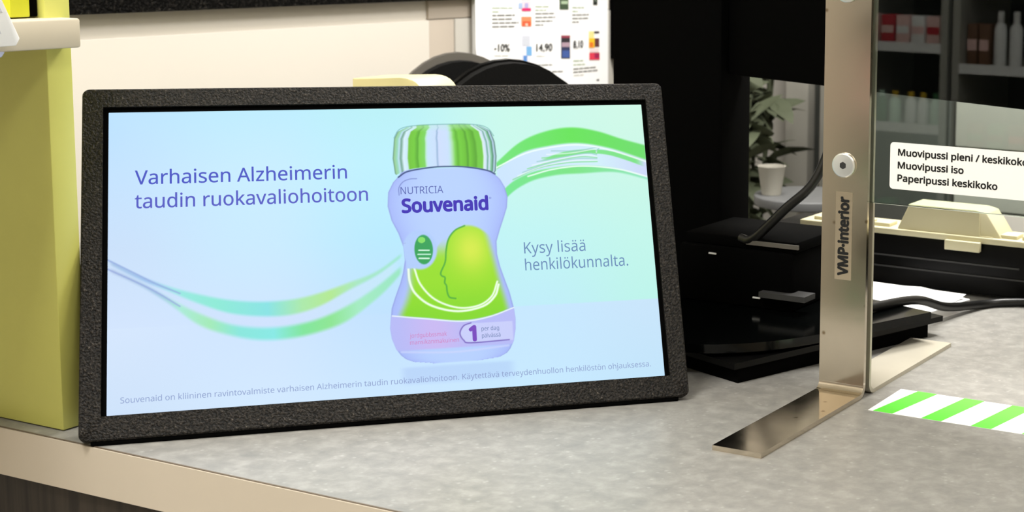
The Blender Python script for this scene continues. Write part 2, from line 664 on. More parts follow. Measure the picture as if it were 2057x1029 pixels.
# ---- the picture on the screen: a dense grid with one colour per vertex
def artwork():
    NX, NY = 920, 518
    u = np.linspace(0, 100, NX)[None, :].repeat(NY, 0)
    v = np.linspace(0, 56.25, NY)[:, None].repeat(NX, 1)
    img = np.zeros((NY, NX, 3))
    U = np.array([0, 25, 50, 75, 100.])
    V = np.array([0, 15.4, 15.6, 30, 45, 56.25])
    T = np.array([
        [(206, 226, 250), (210, 232, 254), (202, 230, 255), (198, 232, 255), (194, 228, 250)],
        [(212, 230, 253), (206, 228, 255), (192, 224, 255), (197, 230, 254), (200, 228, 250)],
        [(210, 228, 253), (206, 228, 255), (190, 224, 255), (190, 236, 248), (188, 243, 234)],
        [(202, 224, 250), (200, 233, 254), (182, 232, 252), (190, 242, 242), (194, 245, 234)],
        [(195, 226, 254), (198, 235, 255), (186, 238, 252), (198, 245, 233), (202, 246, 230)],
        [(188, 226, 254), (188, 234, 253), (182, 238, 244), (198, 246, 232), (206, 247, 230)]], float)
    iu = np.clip(np.searchsorted(U, u, 'right') - 1, 0, 3)
    iv = np.clip(np.searchsorted(V, v, 'right') - 1, 0, 4)
    fu = ((u - U[iu]) / (U[iu + 1] - U[iu]))
    fu = (fu * fu * (3 - 2 * fu))[..., None]
    fv = ((v - V[iv]) / (V[iv + 1] - V[iv]))[..., None]
    img = (T[iv, iu] * (1 - fu) + T[iv, iu + 1] * fu) * (1 - fv) + (T[iv + 1, iu] * (1 - fu) + T[iv + 1, iu + 1] * fu) * fv
    # the pale floor of the picture starts sharply right of the bottle
    def ss(a, b, x):
        t = np.clip((x - a) / (b - a), 0, 1)
        return t * t * (3 - 2 * t)

    def over(mask, col):
        nonlocal img
        col = np.array(col, float)
        img = img * (1 - mask[..., None]) + col * mask[..., None]

    def pl(pts, x):
        xs = [p[0] for p in pts]; ys = [p[1] for p in pts]
        # smooth interpolation (Catmull-Rom like through cubic Hermite)
        xs = np.array(xs, float); ys = np.array(ys, float)
        d = np.gradient(ys, xs)
        i = np.clip(np.searchsorted(xs, x, 'right') - 1, 0, len(xs) - 2)
        h = xs[i + 1] - xs[i]
        t = np.clip((x - xs[i]) / h, 0, 1)
        return ((2 * t ** 3 - 3 * t ** 2 + 1) * ys[i] + (t ** 3 - 2 * t ** 2 + t) * h * d[i] + (-2 * t ** 3 + 3 * t ** 2) * ys[i + 1] + (t ** 3 - t ** 2) * h * d[i + 1])

    def band(top, bot, cols, soft=0.25, alpha=1.0, fade=1.0):
        u0 = max(top[0][0], bot[0][0]); u1 = min(top[-1][0], bot[-1][0])
        yt = pl(top, u); yb = pl(bot, u)
        m = ss(-soft, soft, yt - v) * ss(-soft, soft, v - yb) * ss(u0 - .01, u0 + fade, u) * (1 - ss(u1 - fade, u1 + .01, u)) * alpha
        cu = np.array([c[0] for c in cols], float)
        cc = np.stack([np.interp(u, cu, [c[1][k] for c in cols]) for k in range(3)], -1)
        over(m, cc)

    def stroke(pts, w, col, soft=0.12, alpha=1.0, taper=False):
        d2 = np.full(u.shape, 1e9)
        P = [Vector((p[0], p[1], 0)) for p in pts]
        Q = smooth_path(P, 6)
        for a, b in zip(Q, Q[1:]):
            dx, dy = b.x - a.x, b.y - a.y
            L = dx * dx + dy * dy + 1e-12
            x0, x1 = min(a.x, b.x) - 2, max(a.x, b.x) + 2
            y0, y1 = min(a.y, b.y) - 2, max(a.y, b.y) + 2
            i0, i1 = np.searchsorted(u[0], [x0, x1]); j0, j1 = np.searchsorted(v[:, 0], [y0, y1])
            if i1 <= i0 or j1 <= j0: continue
            uu = u[j0:j1, i0:i1]; vv = v[j0:j1, i0:i1]
            t = np.clip(((uu - a.x) * dx + (vv - a.y) * dy) / L, 0, 1)
            d = np.hypot(uu - a.x - t * dx, vv - a.y - t * dy)
            d2[j0:j1, i0:i1] = np.minimum(d2[j0:j1, i0:i1], d)
        over((1 - ss(w / 2 - soft, w / 2 + soft, d2)) * alpha, col)

    aq = (128, 232, 218); gr = (135, 226, 165); yg = (170, 228, 130); pale = (206, 226, 252)
    # left wave
    w1 = [(0, 28.2), (6.9, 24.2), (8.6, 23.4), (15.3, 21.0), (20.3, 19.7), (27.2, 19.0), (32.4, 19.3), (36.8, 20.3), (41.3, 21.8), (46.8, 23.9), (51.5, 27.2)]
    w1b = [(0, 27.6), (6.9, 23.5), (8.6, 22.7), (15.3, 19.3), (20.3, 17.3), (25.4, 16.4), (31.5, 16.4), (35.9, 17.6), (41.3, 20.4), (46.8, 23.2), (51.5, 26.6)]
    w2t = [(0, 26.8), (6.9, 22.8), (9.4, 21.1), (15.2, 17.5), (20.3, 15.2), (25.4, 14.2), (31.4, 14.3), (35.8, 15.2), (41.2, 17.5), (47, 21.2), (51.4, 24.8)]
    w2b = [(0, 26.3), (6.9, 22.2), (9.4, 20.3), (15.2, 15.4), (20.3, 13.2), (25.3, 12.0), (31.4, 12.0), (35.8, 12.8), (41.1, 14.7), (45.2, 17.6), (47.6, 19.6), (51.4, 23.6)]
    band(w1b, w2t, [(0, (200, 224, 250)), (15, (206, 226, 252)), (30, (208, 224, 252)), (51, (196, 232, 248))], 0.5, .8, 3)
    band(w1, w1b, [(0, (160, 190, 225)), (7, (150, 190, 235)), (11, (150, 232, 225)), (18, (138, 234, 212)), (27, (132, 226, 226)), (33, (168, 232, 165)), (38, (176, 232, 140)), (43, (165, 230, 190)), (51, (150, 228, 200))], 0.45, .95, 1)
    band(w2t, w2b, [(0, (170, 186, 222)), (8, (150, 190, 220)), (12, (168, 234, 214)), (17, (160, 234, 180)), (22, (132, 230, 218)), (28, (130, 232, 226)), (33, (122, 228, 150)), (38, (136, 228, 140)), (43, (160, 234, 190)), (51, (148, 228, 190))], 0.55, .95, 1)
    stroke([(0, 28.2), (4, 25.8), (8, 23.4), (12, 21.4)], .28, (150, 175, 225), .15, .9)
    stroke([(0, 26.5), (4, 24.3), (8, 21.9), (12, 19.0)], .25, (150, 170, 222), .15, .9)
    # right wave
    G = (98, 222, 96); G2 = (120, 226, 130)
    T1 = [(70, 44.6), (74.4, 48.4), (80.5, 51.0), (85.5, 51.6), (90.5, 50.7), (95.5, 48.9), (100, 47.5)]
    T2 = [(70, 43.3), (75.3, 46.6), (80.3, 47.8), (86.3, 48.3), (92.3, 47.2), (100, 44.4)]
    B1 = [(70, 38.0), (73, 40.6), (76.0, 42.1), (81.0, 43.2), (87.0, 43.5), (94.0, 42.6), (100, 40.6)]
    B2 = [(70, 35.8), (73, 38.6), (75.9, 40.3), (80.9, 41.6), (86.9, 41.9), (93.9, 41.9), (100, 40.2)]
    band(T2, B1, [(70, (200, 226, 252)), (80, (206, 230, 252)), (90, (208, 238, 250)), (100, (205, 215, 248))], .3, 1, .01)
    band(T1, T2, [(70, (110, 226, 120)), (85, (98, 226, 84)), (100, (108, 220, 108))], .3, 1, .01)
    band(B1, B2, [(70, (110, 228, 140)), (85, G2), (100, (140, 228, 190))], .28, 1, .01)
    band([(78, 44.6), (83, 46.4), (88, 46.9), (92, 46.6), (96, 45.6), (100, 44.0)], [(78, 44.4), (83, 45.4), (88, 46.0), (92, 45.7), (96, 44.4), (100, 42.7)], [(78, G2), (100, (112, 226, 120))], .15, .9, 2.5)
    for k in range(9):
        o = k * .62
        col = [(120, 220, 130), (240, 250, 255), (150, 200, 200)][k % 3]
        stroke([(73 + k, 41.0 + o + k * .1), (78 + k, 43.2 + o * .7), (84 + k * .8, 44.2 + o * .62), (90, 44.3 + o * .45)], .22, col, .12, .75)
    stroke([(70, 43.6), (75.3, 46.2), (80.3, 47.4), (86.3, 47.9), (92.3, 46.8), (100, 44.0)], .3, (240, 255, 250), .12, .9)
    stroke([(76, 41.6), (81.0, 42.9), (87.0, 43.4), (94.0, 42.6), (100, 40.8)], .3, (240, 255, 250), .12, .9)
    # reflection under the bottle
    over(ss(49.5, 51.5, u) * (1 - ss(69.5, 72, u)) * ss(1.2, 2.6, v) * (1 - ss(4.6, 5.4, v)) * .28, (150, 175, 235))
    # bottle silhouette
    vl = [5.6, 6.0, 6.6, 7.4, 8.6, 10.6, 12.6, 16.4, 18.6, 21.2, 23.2, 25.6, 28.2, 30.9, 33.6, 36.4, 39.2, 41.2, 42.4, 43.4]
    xl = [56.0, 52.6, 51.2, 50.3, 49.5, 48.8, 48.55, 48.95, 49.7, 50.7, 51.3, 51.75, 51.6, 50.8, 49.6, 49.0, 49.2, 50.2, 51.3, 52.0]
    vr = [5.4, 5.9, 6.6, 7.4, 8.8, 11.2, 13.2, 15.4, 18.4, 21.1, 23.6, 26.1, 28.6, 31.0, 33.4, 35.4, 37.6, 39.6, 41.2, 42.5, 43.4]
    xr = [64.0, 68.4, 69.8, 70.5, 71.2, 71.7, 71.8, 71.6, 71.0, 70.2, 69.5, 69.05, 69.1, 69.9, 70.8, 71.5, 71.75, 71.3, 70.5, 69.3, 68.4]
    L = np.interp(v, vl, xl); Rr = np.interp(v, vr, xr)
    bm_ = ss(-.12, .12, u - L) * ss(-.12, .12, Rr - u) * ss(5.3, 5.7, v) * (1 - ss(43.6, 44.0, v))
    s = np.clip((u - L) / np.maximum(Rr - L, .1), 0, 1)
    edge = (2 * abs(s - .5)) ** 3.5
    base = np.array((182, 208, 254.)) * (1 - edge[..., None]) + np.array((164, 182, 248.)) * edge[..., None]
    img = img * (1 - bm_[..., None]) + base * bm_[..., None]
    rim = bm_ * ((1 - ss(0, .35, u - L)) + (1 - ss(0, .35, Rr - u))) * .5
    over(np.clip(rim, 0, 1), (130, 140, 205))
    # green label field
    gl = pl([(13, 49.9), (15, 50.3), (17.5, 51.4), (20, 52.2), (24, 52.6), (27, 54.5), (30, 57.5), (33, 59.5)], v)
    grr = pl([(13, 70.6), (15, 70.4), (17.5, 69.9), (20, 69.3), (24, 68.5), (27, 67.9), (30, 67.2), (33, 66)], v)
    bl = pl([(48, 15.2), (55, 14.3), (62, 13.4), (67, 14.0), (72, 15.6)], u)
    head_x = pl([(16, 59.8), (17.8, 59.6), (19.5, 59.1), (21.0, 59.2), (22.6, 58.2), (24.5, 59.1), (27.0, 59.3), (29.5, 60.0), (31.2, 61.4), (32.6, 63.6)], v)
    fm = ss(-1.1, 1.1, u - gl - .4) * ss(-.9, .9, grr - u) * ss(-.15, .15, v - bl) * (1 - ss(26, 32.5, v) * (1 - ss(-.2, .2, u - head_x)))
    topm = 1 - ss(31.6, 32.4, v + .12 * (u - 63.6) ** 2)
    fm = fm * np.where(v > 26, topm, 1)
    g0 = np.array((150, 222, 36.)); g1 = np.array((212, 234, 70.)); g2 = np.array((132, 216, 40.))
    t1 = np.exp(-(((u - 64.2) / 3.6) ** 2 + ((v - 27.3) / 4.6) ** 2))[..., None]
    t2 = (ss(22, 15, v) if False else (1 - ss(13.5, 22, v)))[..., None]
    fc = g0 * (1 - t2) + g2 * t2
    fc = fc * (1 - t1) + g1 * t1
    inhead = (ss(-.1, .1, u - head_x) * ss(16.5, 18.5, v))[..., None]
    fc = fc * (1 - inhead * .0) + 0
    left_soft = (1 - ss(24.5, 31, v)) * (1 - ss(-.1, .1, u - head_x))
    side = np.where(u < head_x, np.clip(1 - ss(25.0, 30.5, v), 0, 1), 1)
    over(np.clip(fm * side, 0, 1) * bm_, (0, 0, 0))
    img += (np.clip(fm * side, 0, 1) * bm_)[..., None] * fc
    stroke([(63.2, 32.0), (61.4, 31.2), (60.1, 29.6), (59.5, 27.4), (59.2, 25.0), (58.3, 23.0), (58.4, 22.3), (59.0, 21.9), (58.9, 20.9), (59.2, 20.3), (59.3, 19.0), (59.7, 18.0), (60.8, 17.7)], .28, (72, 168, 60), .12, .95)
    stroke([(52.3, 24.2), (52.5, 21.2), (53.6, 18.8), (56.4, 16.5), (61.1, 15.2), (65.8, 15.9), (68.2, 17.8), (69.0, 20.0)], .42, (238, 255, 235), .15)
    stroke([(53.4, 24.0), (54.4, 20.8), (57.0, 17.7), (61.1, 15.9), (65.0, 16.1), (67.6, 17.8), (68.8, 20.6)], .36, (238, 255, 235), .15)
    # pill of white round the oval badge
    pm = ss(-.15, .15, 1 - ((u - 54.6) / 3.2) ** 2 - ((v - 27.6) / 3.9) ** 2) * bm_
    pm = np.maximum(pm, ss(51.8, 52.1, u) * (1 - ss(55.2, 55.5, u)) * ss(23.9, 24.1, v) * (1 - ss(29, 30, v)) * bm_)
    over(pm, (176, 204, 250))
    over(ss(-.12, .12, 1 - ((u - 55.3) / 1.72) ** 2 - ((v - 27.6) / 2.9) ** 2), (44, 160, 86))
    over(ss(-.12, .12, 1 - ((u - 55.0) / .7) ** 2 - ((v - 29.5) / .6) ** 2), (130, 222, 100))
    stroke([(54.4, 27.5), (56.3, 27.4)], .25, (220, 250, 230), .1)
    stroke([(54.2, 26.7), (56.5, 26.6)], .25, (200, 240, 220), .1)
    stroke([(54.4, 25.9), (56.2, 25.8)], .3, (220, 250, 230), .1)
    # lilac foot band
    pmk = bm_ * ss(-.12, .12, pl([(48, 15.0), (55, 14.0), (62, 13.1), (67, 13.8), (72, 15.3)], u) - v) * ss(8.0, 8.5, v)
    lil = np.array((200, 184, 242.)) * (1 - ss(.0, .35, abs(s - .35))[..., None]) + np.array((182, 186, 246.)) * ss(.0, .35, abs(s - .35))[..., None]
    img = img * (1 - pmk[..., None]) + lil * pmk[..., None]
    stroke([(49.0, 15.0), (55, 14.1), (62, 13.2), (67, 13.8), (71.6, 15.3)], .22, (236, 246, 250), .1)
    stroke([(50.4, 8.0), (60, 7.4), (70.2, 8.0)], .35, (206, 214, 252), .2, .7)
    pil = ss(-.1, .1, 1.9 - np.hypot(np.minimum(u - 63.2, 0), (v - 10.85)) ) * (1 - ss(70.9, 71.2, u)) * ss(61.0, 61.2, u) * bm_
    pil = np.where(u > 63.2, ss(8.9, 9.1, v) * (1 - ss(12.6, 12.8, v)) * (1 - ss(71.0, 71.4, u)) * bm_, pil)
    over(pil, (200, 206, 250))
    stroke([(63.4, 12.8), (62.0, 12.3), (61.25, 10.9), (61.9, 9.5), (63.2, 8.95), (70.4, 9.1)], .22, (110, 90, 180), .1, .9)
    # cap
    cl = np.interp(v, [42.0, 43, 46, 50, 51.4, 52.2], [51.2, 50.6, 50.3, 50.7, 51.4, 53.0])
    cr = np.interp(v, [42.0, 43, 46, 49, 51.2, 52.4], [69.2, 69.8, 70.1, 69.9, 69.2, 67.2])
    cb = pl([(50, 42.3), (53, 43.6), (57, 44.1), (60, 44.2), (64, 44.0), (68, 43.2), (70.2, 42.2)], u)
    ct = pl([(50, 50.6), (52, 51.9), (54, 52.5), (60, 52.75), (66, 52.6), (68.5, 51.9), (70.2, 50.4)], u)
    cm = ss(-.12, .12, u - cl) * ss(-.12, .12, cr - u) * ss(-.12, .12, v - cb) * ss(-.12, .12, ct - v)
    su = (u - cl) / np.maximum(cr - cl, .1)
    stops = [(0, (90, 140, 120)), (.015, (150, 205, 150)), (.04, (150, 215, 190)), (.055, (190, 225, 245)), (.075, (110, 160, 140)), (.1, (214, 240, 250)), (.135, (200, 230, 245)), (.15, (110, 195, 50)), (.2, (112, 202, 52)), (.235, (84, 168, 40)), (.25, (118, 208, 66)), (.3, (120, 210, 90)),
             (.318, (190, 232, 220)), (.335, (198, 226, 250)), (.41, (200, 222, 250)), (.425, (150, 180, 215)), (.44, (204, 220, 252)), (.53, (200, 222, 250)), (.55, (190, 226, 235)), (.575, (170, 225, 170)), (.6, (120, 208, 78)), (.625, (92, 178, 40)), (.65, (112, 204, 52)),
             (.7, (104, 192, 44)), (.72, (80, 160, 34)), (.74, (110, 200, 50)), (.8, (84, 166, 34)), (.82, (112, 200, 60)), (.865, (110, 200, 60)), (.878, (215, 240, 235)), (.9, (208, 225, 250)), (.915, (110, 170, 150)), (.93, (210, 228, 250)), (.95, (130, 200, 160)), (.965, (80, 140, 110)), (.98, (190, 215, 245)), (1, (70, 110, 100))]
    sx = [a for a, _ in stops]
    cc = np.stack([np.interp(su, sx, [c[k] for _, c in stops]) for k in range(3)], -1)
    img = img * (1 - cm[..., None]) + cc * cm[..., None]
    topl = cm * ss(51.2, 52.4, v)
    over(topl * .45, (190, 235, 225))
    stroke([(50.7, 50.2), (51.8, 51.9), (54.4, 52.6), (60, 52.8), (66, 52.65), (68.6, 51.9), (69.8, 50.2)], .16, (110, 170, 170), .1, .8)
    stroke([(51.2, 42.2), (53, 43.3), (57, 43.95), (60, 44.1), (64, 43.9), (68, 43.1), (69.6, 42.3)], .26, (40, 60, 110), .12, .95)
    # round the corner of the brand arc
    stroke([(51.2, 38.6), (51.2, 40.0), (52.0, 41.2), (53.3, 41.75), (54.6, 41.8)], .16, (104, 118, 190), .1, .8)
    stroke([(51.6, 29.0), (52.0, 29.0)], .12, (150, 165, 215), .1, .6)
    img = np.clip(img, 0, 255) / 255.0
    lin = np.where(img <= 0.04045, img / 12.92, ((img + 0.055) / 1.055) ** 2.4)
    x = (u / 100 - .5) * DW; y = MG + v / 100 * DW
    P = np.array(dO)[None, None, :] + x[..., None] * np.array(dX) + y[..., None] * np.array(dY) - 0.004 * np.array(dN)
    me = bpy.data.meshes.new('screen')
    nv = NX * NY; nf = (NX - 1) * (NY - 1)
    me.vertices.add(nv)
    me.vertices.foreach_set('co', P.reshape(-1).astype(np.float32))
    idx = np.arange(nv).reshape(NY, NX)
    q = np.stack([idx[:-1, :-1], idx[:-1, 1:], idx[1:, 1:], idx[1:, :-1]], -1).reshape(-1).astype(np.int32)
    me.loops.add(nf * 4)
    me.loops.foreach_set('vertex_index', q)
    me.polygons.add(nf)
    me.polygons.foreach_set('loop_start', np.arange(0, nf * 4, 4, dtype=np.int32))
    me.polygons.foreach_set('loop_total', np.full(nf, 4, dtype=np.int32))
    me.update(calc_edges=True)
    at = me.color_attributes.new('Col', 'FLOAT_COLOR', 'POINT')
    rgba = np.ones((nv, 4), dtype=np.float32)
    rgba[:, :3] = lin.reshape(-1, 3)
    at.data.foreach_set('color', rgba.ravel())
    return me


scr = link('screen', artwork(), M['screen'], disp)
scr['label'] = 'lit screen with a pale blue picture of a bottle and waves'


def stext(s, u0, v0, u1, cap, col, bold=0.0, name='lettering', caph=.729, sans=True):
    key = 'ink_%d_%d_%d' % col
    if key not in M:
        M[key] = emit('screen_ink_%d_%d_%d' % col, col)
    org = dO + dX * ((u0 / 100 - .5) * DW) + dY * (MG + v0 / 100 * DW) - dN * .004
    o = text(name, s, org, dX, dY, (u1 - u0) / 100 * DW, cap / 100 * DW, M[key], disp, bold, z=.00025, caph=caph, sans=sans)
    return o


stext('Varhaisen Alzheimerin', 4.5, 42.25, 41.7, 2.65, (72, 84, 196), .006)
stext('taudin ruokavaliohoitoon', 4.5, 37.7, 45.4, 2.65, (84, 90, 196), .006)
stext('Kysy lisää', 74.3, 25.9, 86.3, 2.25, (104, 138, 184), -.004)
stext('henkilökunnalta.', 74.3, 22.5, 94.6, 2.25, (104, 138, 184), -.004)
stext('Souvenaid on kliininen ravintovalmiste varhaisen Alzheimerin taudin ruokavaliohoitoon. Käytettävä terveydenhuollon henkilöstön ohjauksessa.',
      2.2, 2.05, 97.4, 1.05, (142, 160, 205), -.006)
stext('NUTRICIA', 51.5, 38.75, 59.5, 1.45, (78, 92, 170), .0)
stext('Souvenaid', 51.7, 35.1, 67.8, 2.6, (52, 32, 178), .035)
stext('1', 63.1, 9.4, 63.1, 2.7, (120, 70, 190), .05)
stext('per dag', 65.3, 11.15, 68.6, .8, (96, 120, 170), .0)
stext('päivässä', 65.3, 9.8, 68.8, .8, (96, 120, 170), .0)
stext('jordgubbssmak', 52.0, 10.6, 58.8, .8, (206, 130, 190), .0)
stext('mansikanmakuinen', 52.0, 9.3, 61.0, .8, (206, 130, 190), .0)
stext('®', 68.1, 37.2, 68.6, .4, (90, 90, 190), .0)
settle(disp)

# ------------------------------------------------------------------ steel stand with glass
st = thing('steel_bracket', (-0.637, 0.448, 0), 'brushed steel bracket with two flat feet clamping the glass screen', 'bracket')
BX0, BX1 = -0.6606, -0.6136
BTOP = 0.72


def strip(bm, sgn, yface, tipy, t, x0, x1, rad=0.0075):
    """flat bar seen from the side: down the post, round the bend, out along the foot; yface = inner (bend side) face"""
    inner = [(yface, BTOP)]
    outer = [(yface - sgn * t, BTOP)]
    n = 8
    cy, cz = yface + sgn * rad, t + rad
    for i in range(n + 1):
        a = math.radians(90 * i / n)
        inner.append((cy - sgn * rad * math.cos(a), cz - rad * math.sin(a)))
        outer.append((cy - sgn * (rad + t) * math.cos(a), cz - (rad + t) * math.sin(a)))
    inner.append((tipy, t)); outer.append((tipy, 0.0))
    pts = inner + list(reversed(outer))
    vs0 = [bm.verts.new((x0, y, z)) for y, z in pts]
    vs1 = [bm.verts.new((x1, y, z)) for y, z in pts]
    m = len(pts); k = len(inner)
    for i in range(m):
        bm.faces.new((vs0[i], vs0[(i + 1) % m], vs1[(i + 1) % m], vs1[i]))
    for vs in (vs0, vs1):
        for i in range(k - 1):
            bm.faces.new((vs[i], vs[i + 1], vs[m - 2 - i], vs[m - 1 - i]))
    es = [e for e in bm.edges if e.is_valid and len(e.link_faces) == 2 and e.calc_face_angle(0) > math.radians(60)]
    bmesh.ops.bevel(bm, geom=es, offset=0.0007, segments=2, affect='EDGES', profile=0.5)


bm = bmesh.new()
strip(bm, -1, 0.4414, 0.2388, 0.0045, BX0, BX1)
obj('front_bar', bm, M['steel'], st, smooth=True)
bm = bmesh.new()
strip(bm, 1, 0.4569, 0.6636, 0.0040, BX0 + .0008, BX1 + .0008)
obj('rear_bar', bm, M['satin'], st, smooth=True)
for bz in (0.2215, 0.3850):
    bm = bmesh.new()
    cyl(bm, (-0.638, 0.4414, bz), (0, -1, 0), 0.0118, 0.0038, n=40, bev=0.0016)
    b = obj('bolt', bm, M['bolt'], st, smooth=True)
    bm = bmesh.new()
    cyl(bm, (-0.638, 0.4377, bz), (0, -1, 0), 0.0036, 0.0001, n=6)
    hs = obj('hex_socket', bm, M['darkgrey'], b)
    bm = bmesh.new()
    cyl(bm, (-0.638, 0.4569, bz), (0, 1, 0), 0.0105, 0.005, n=6)
    obj('nut', bm, M['bolt'], st)
    bm = bmesh.new()
    cyl(bm, (-0.638, 0.4459, bz), (0, 1, 0), 0.006, 0.007, n=16)
    obj('bolt_shank', bm, M['bolt'], st)
box('clear_label', (-.6462, .44125, .112), (-.6290, .4414, .196), M['sticker'], st)
text('lettering', 'VMP·interior', (-0.6328, 0.44125, 0.1165), (0, 0, 1), (-1, 0, 0), .0745, .0098, M['ink'], st, .045, z=.0003, sans=True)
settle(st)

gl = thing('glass_screen', (-0.1, 0.449, 0), 'clear glass partition panel running right from the steel bracket', 'glass')
bm = bmesh.new()
bx(bm, (-0.6256, 0.4462, 0.1872), (0.75, 0.4512, 0.72), bev=.0005, seg=1)
obj('pane', bm, M['glass'], gl)
bm = bmesh.new()
bx(bm, (0.70, .4414, 0), (.747, .4459, .72)); bx(bm, (0.70, .4515, 0), (.747, .4555, .72))
bx(bm, (0.70, .239, 0), (.747, .4414, .0045)); bx(bm, (0.70, .4555, 0), (.747, .6636, .0045))
obj('end_clamp', bm, M['steel'], gl)
settle(gl)

lb = thing('bag_price_label', (-0.5, 0.446, 0.20), 'white sticker listing carrier bags in black type on the glass partition', 'label')
bm = bmesh.new()
pts = rrect(-0.5935, 0.2025, -0.392, 0.2462, 0.0035)
prism(bm, [(x, .4461, z) for x, z in pts], (0, -.0002, 0))
obj('sticker', bm, M['label'], lb)
for s, x1, z in (('Muovipussi pieni / keskikoko', -.4595, .2342), ('Muovipussi iso', -.5205, .2222), ('Paperipussi keskikoko', -.4875, .2102)):
    text('lettering', s, (-.5853, .4459, z), (1, 0, 0), (0, 0, 1), x1 + .5853, .0060, M['ink'], lb, .03, z=.0002, sans=True)
settle(lb)

# ------------------------------------------------------------------ tape on the counter
tp = thing('striped_tape', (-0.5, 0.447, 0), 'green and white striped marking tape stuck on the counter beside the bracket foot', 'tape')
TY0, TY1 = 0.4085, 0.4872
bm = bmesh.new()
prism(bm, [(-.5935, TY0, 0), (.2, TY0, 0), (.2, TY1, 0), (-.5945, TY1, 0)], (0, 0, .0002))
obj('tape_strip', bm, M['tapewhite'], tp)
x0 = -.5885
k = 0
while x0 < .15:
    bm = bmesh.new()
    sh = .0125
    prism(bm, [(x0, TY0, .0002), (x0 + .0195, TY0, .0002), (x0 + .0195 + sh, TY1, .0002), (x0 + sh - .001, TY1, .0002)], (0, 0, .00012))
    obj('green_stripe', bm, M['tapegreen'], tp)
    x0 += .0483
settle(tp)

# ------------------------------------------------------------------ pos terminal (black, behind the display)
C0 = Vector((-0.741, 0.419, 0))
uD = Vector((0.33, 0.944, 0)).normalized()
vD = Vector((-0.944, 0.33, 0)).normalized()
PM = Matrix(((vD.x, uD.x, 0, C0.x), (vD.y, uD.y, 0, C0.y), (0, 0, 1, 0), (0, 0, 0, 1)))
pos = thing('till_monitor', (C0.x, C0.y, 0), 'large black till monitor seen from behind, standing on a wide black base', 'monitor')
bm = bmesh.new()
prism(bm, [(0.0, 0, .0155), (0.0, .305, .0155), (.40, .305, .0155), (.40, 0, .0155)], (0, 0, .006), mtx=PM)
obj('base_plate', bm, M['black'], pos)
bm = bmesh.new()
prism(bm, [(.004, .008, 0), (.004, .285, 0), (.40, .285, 0), (.40, .008, 0)], (0, 0, .0155), mtx=PM)
obj('base_foot', bm, M['matteblack'], pos)
bm = bmesh.new()
pts = smooth_path([(-0.800, .416, .026), (-0.765, .432, .026), (-0.728, .467, .026), (-0.697, .519, .026), (-0.665, .596, .026)], 5)[:-1] + [Vector(p) for p in ((-0.637, .664, .026), (-0.718, .689, .026), (-1.06, .76, .026), (-1.09, .52, .026))]
prism(bm, pts, (0, 0, .009))
obj('upper_plate', bm, M['blackgloss'], pos, smooth=True)
box('riser', (-0.95, .48, .0215), (-0.74, .66, .0265), M['black'], pos)
# pillar
bm = bmesh.new()
bx(bm, (-1.046, .665, .0345), (-0.900, .735, .42), bev=.004)
obj('pillar', bm, M['matteblack'], pos, smooth=True)
# screen body
mdir = Vector((0.933, -0.36, 0)).normalized()
mnrm = Vector((0.36, 0.933, 0)).normalized()
mo = Vector((-1.055, 0.741, 0.0))
MM = Matrix(((mdir.x, mnrm.x, 0, mo.x), (mdir.y, mnrm.y, 0, mo.y), (0, 0, 1, 0), (0, 0, 0, 1)))
bm = bmesh.new()
bx(bm, (0, .0, .2755), (.72, .035, .62), bev=.004, mtx=MM)
obj('monitor_body', bm, M['matteblack'], pos, smooth=True)
box('monitor_glass', (.015, .035, .29), (.705, .0365, .605), M['blackgloss'], pos, mtx=MM)
settle(pos)

# ------------------------------------------------------------------ receipt printer beside the pillar
pr = thing('receipt_printer', (-0.86, .62, .035), 'black receipt printer with thin painted edge highlights behind the steel bracket', 'printer')
bm = bmesh.new()
bx(bm, (-.905, .585, .035), (-.765, .70, .098), bev=.004)
obj('body', bm, M['matteblack'], pr, smooth=True)
box('top_cover', (-.90, .588, .098), (-.762, .695, .1105), M['matteblack'], pr, bev=.003)
box('edge_highlight', (-.822, .5855, .1035), (-.759, .588, .108), M['greyrim'], pr)  # grey strip standing in for the highlight along the cover edge
box('lower_ledge', (-.80, .575, .050), (-.745, .60, .056), M['darkgrey'], pr)
box('indicator', (-.867, .5835, .089), (-.858, .5855, .0905), M['white'], pr)
box('indicator', (-.812, .5835, .046), (-.803, .5855, .0475), M['white'], pr)
settle(pr)
bm = bmesh.new()
tube(bm, [(-.735, .640, .26), (-.742, .622, .21), (-.755, .61, .172), (-.782, .600, .144), (-.815, .590, .110), (-.832, .592, .108)], .0052)
tag(obj('power_cable', bm, M['cable'], None, True), 'black cable curving down behind the steel bracket to the printer', 'cable')
bm = bmesh.new()
tube(bm, [(-0.70, .545, .0405), (-.700, .592, .0405), (-.690, .635, .0405), (-.672, .705, .036), (-.664, .775, .015), (-.648, .845, .0055), (-.625, .872, .0055), (-.59, .886, .0055), (-.50, .88, .0055), (-.3, .86, .0055)], .0052)
tag(obj('counter_cable', bm, M['cable'], None, True), 'thick black cable lying across the counter from the monitor base', 'cable')

tag(box('grey_plastic_box', (-.860, .80, 0.0005), (-.806, .86, .060), M['pebble'], None, bev=.004), 'small grey plastic box half hidden behind the steel bracket and the printer', 'box')

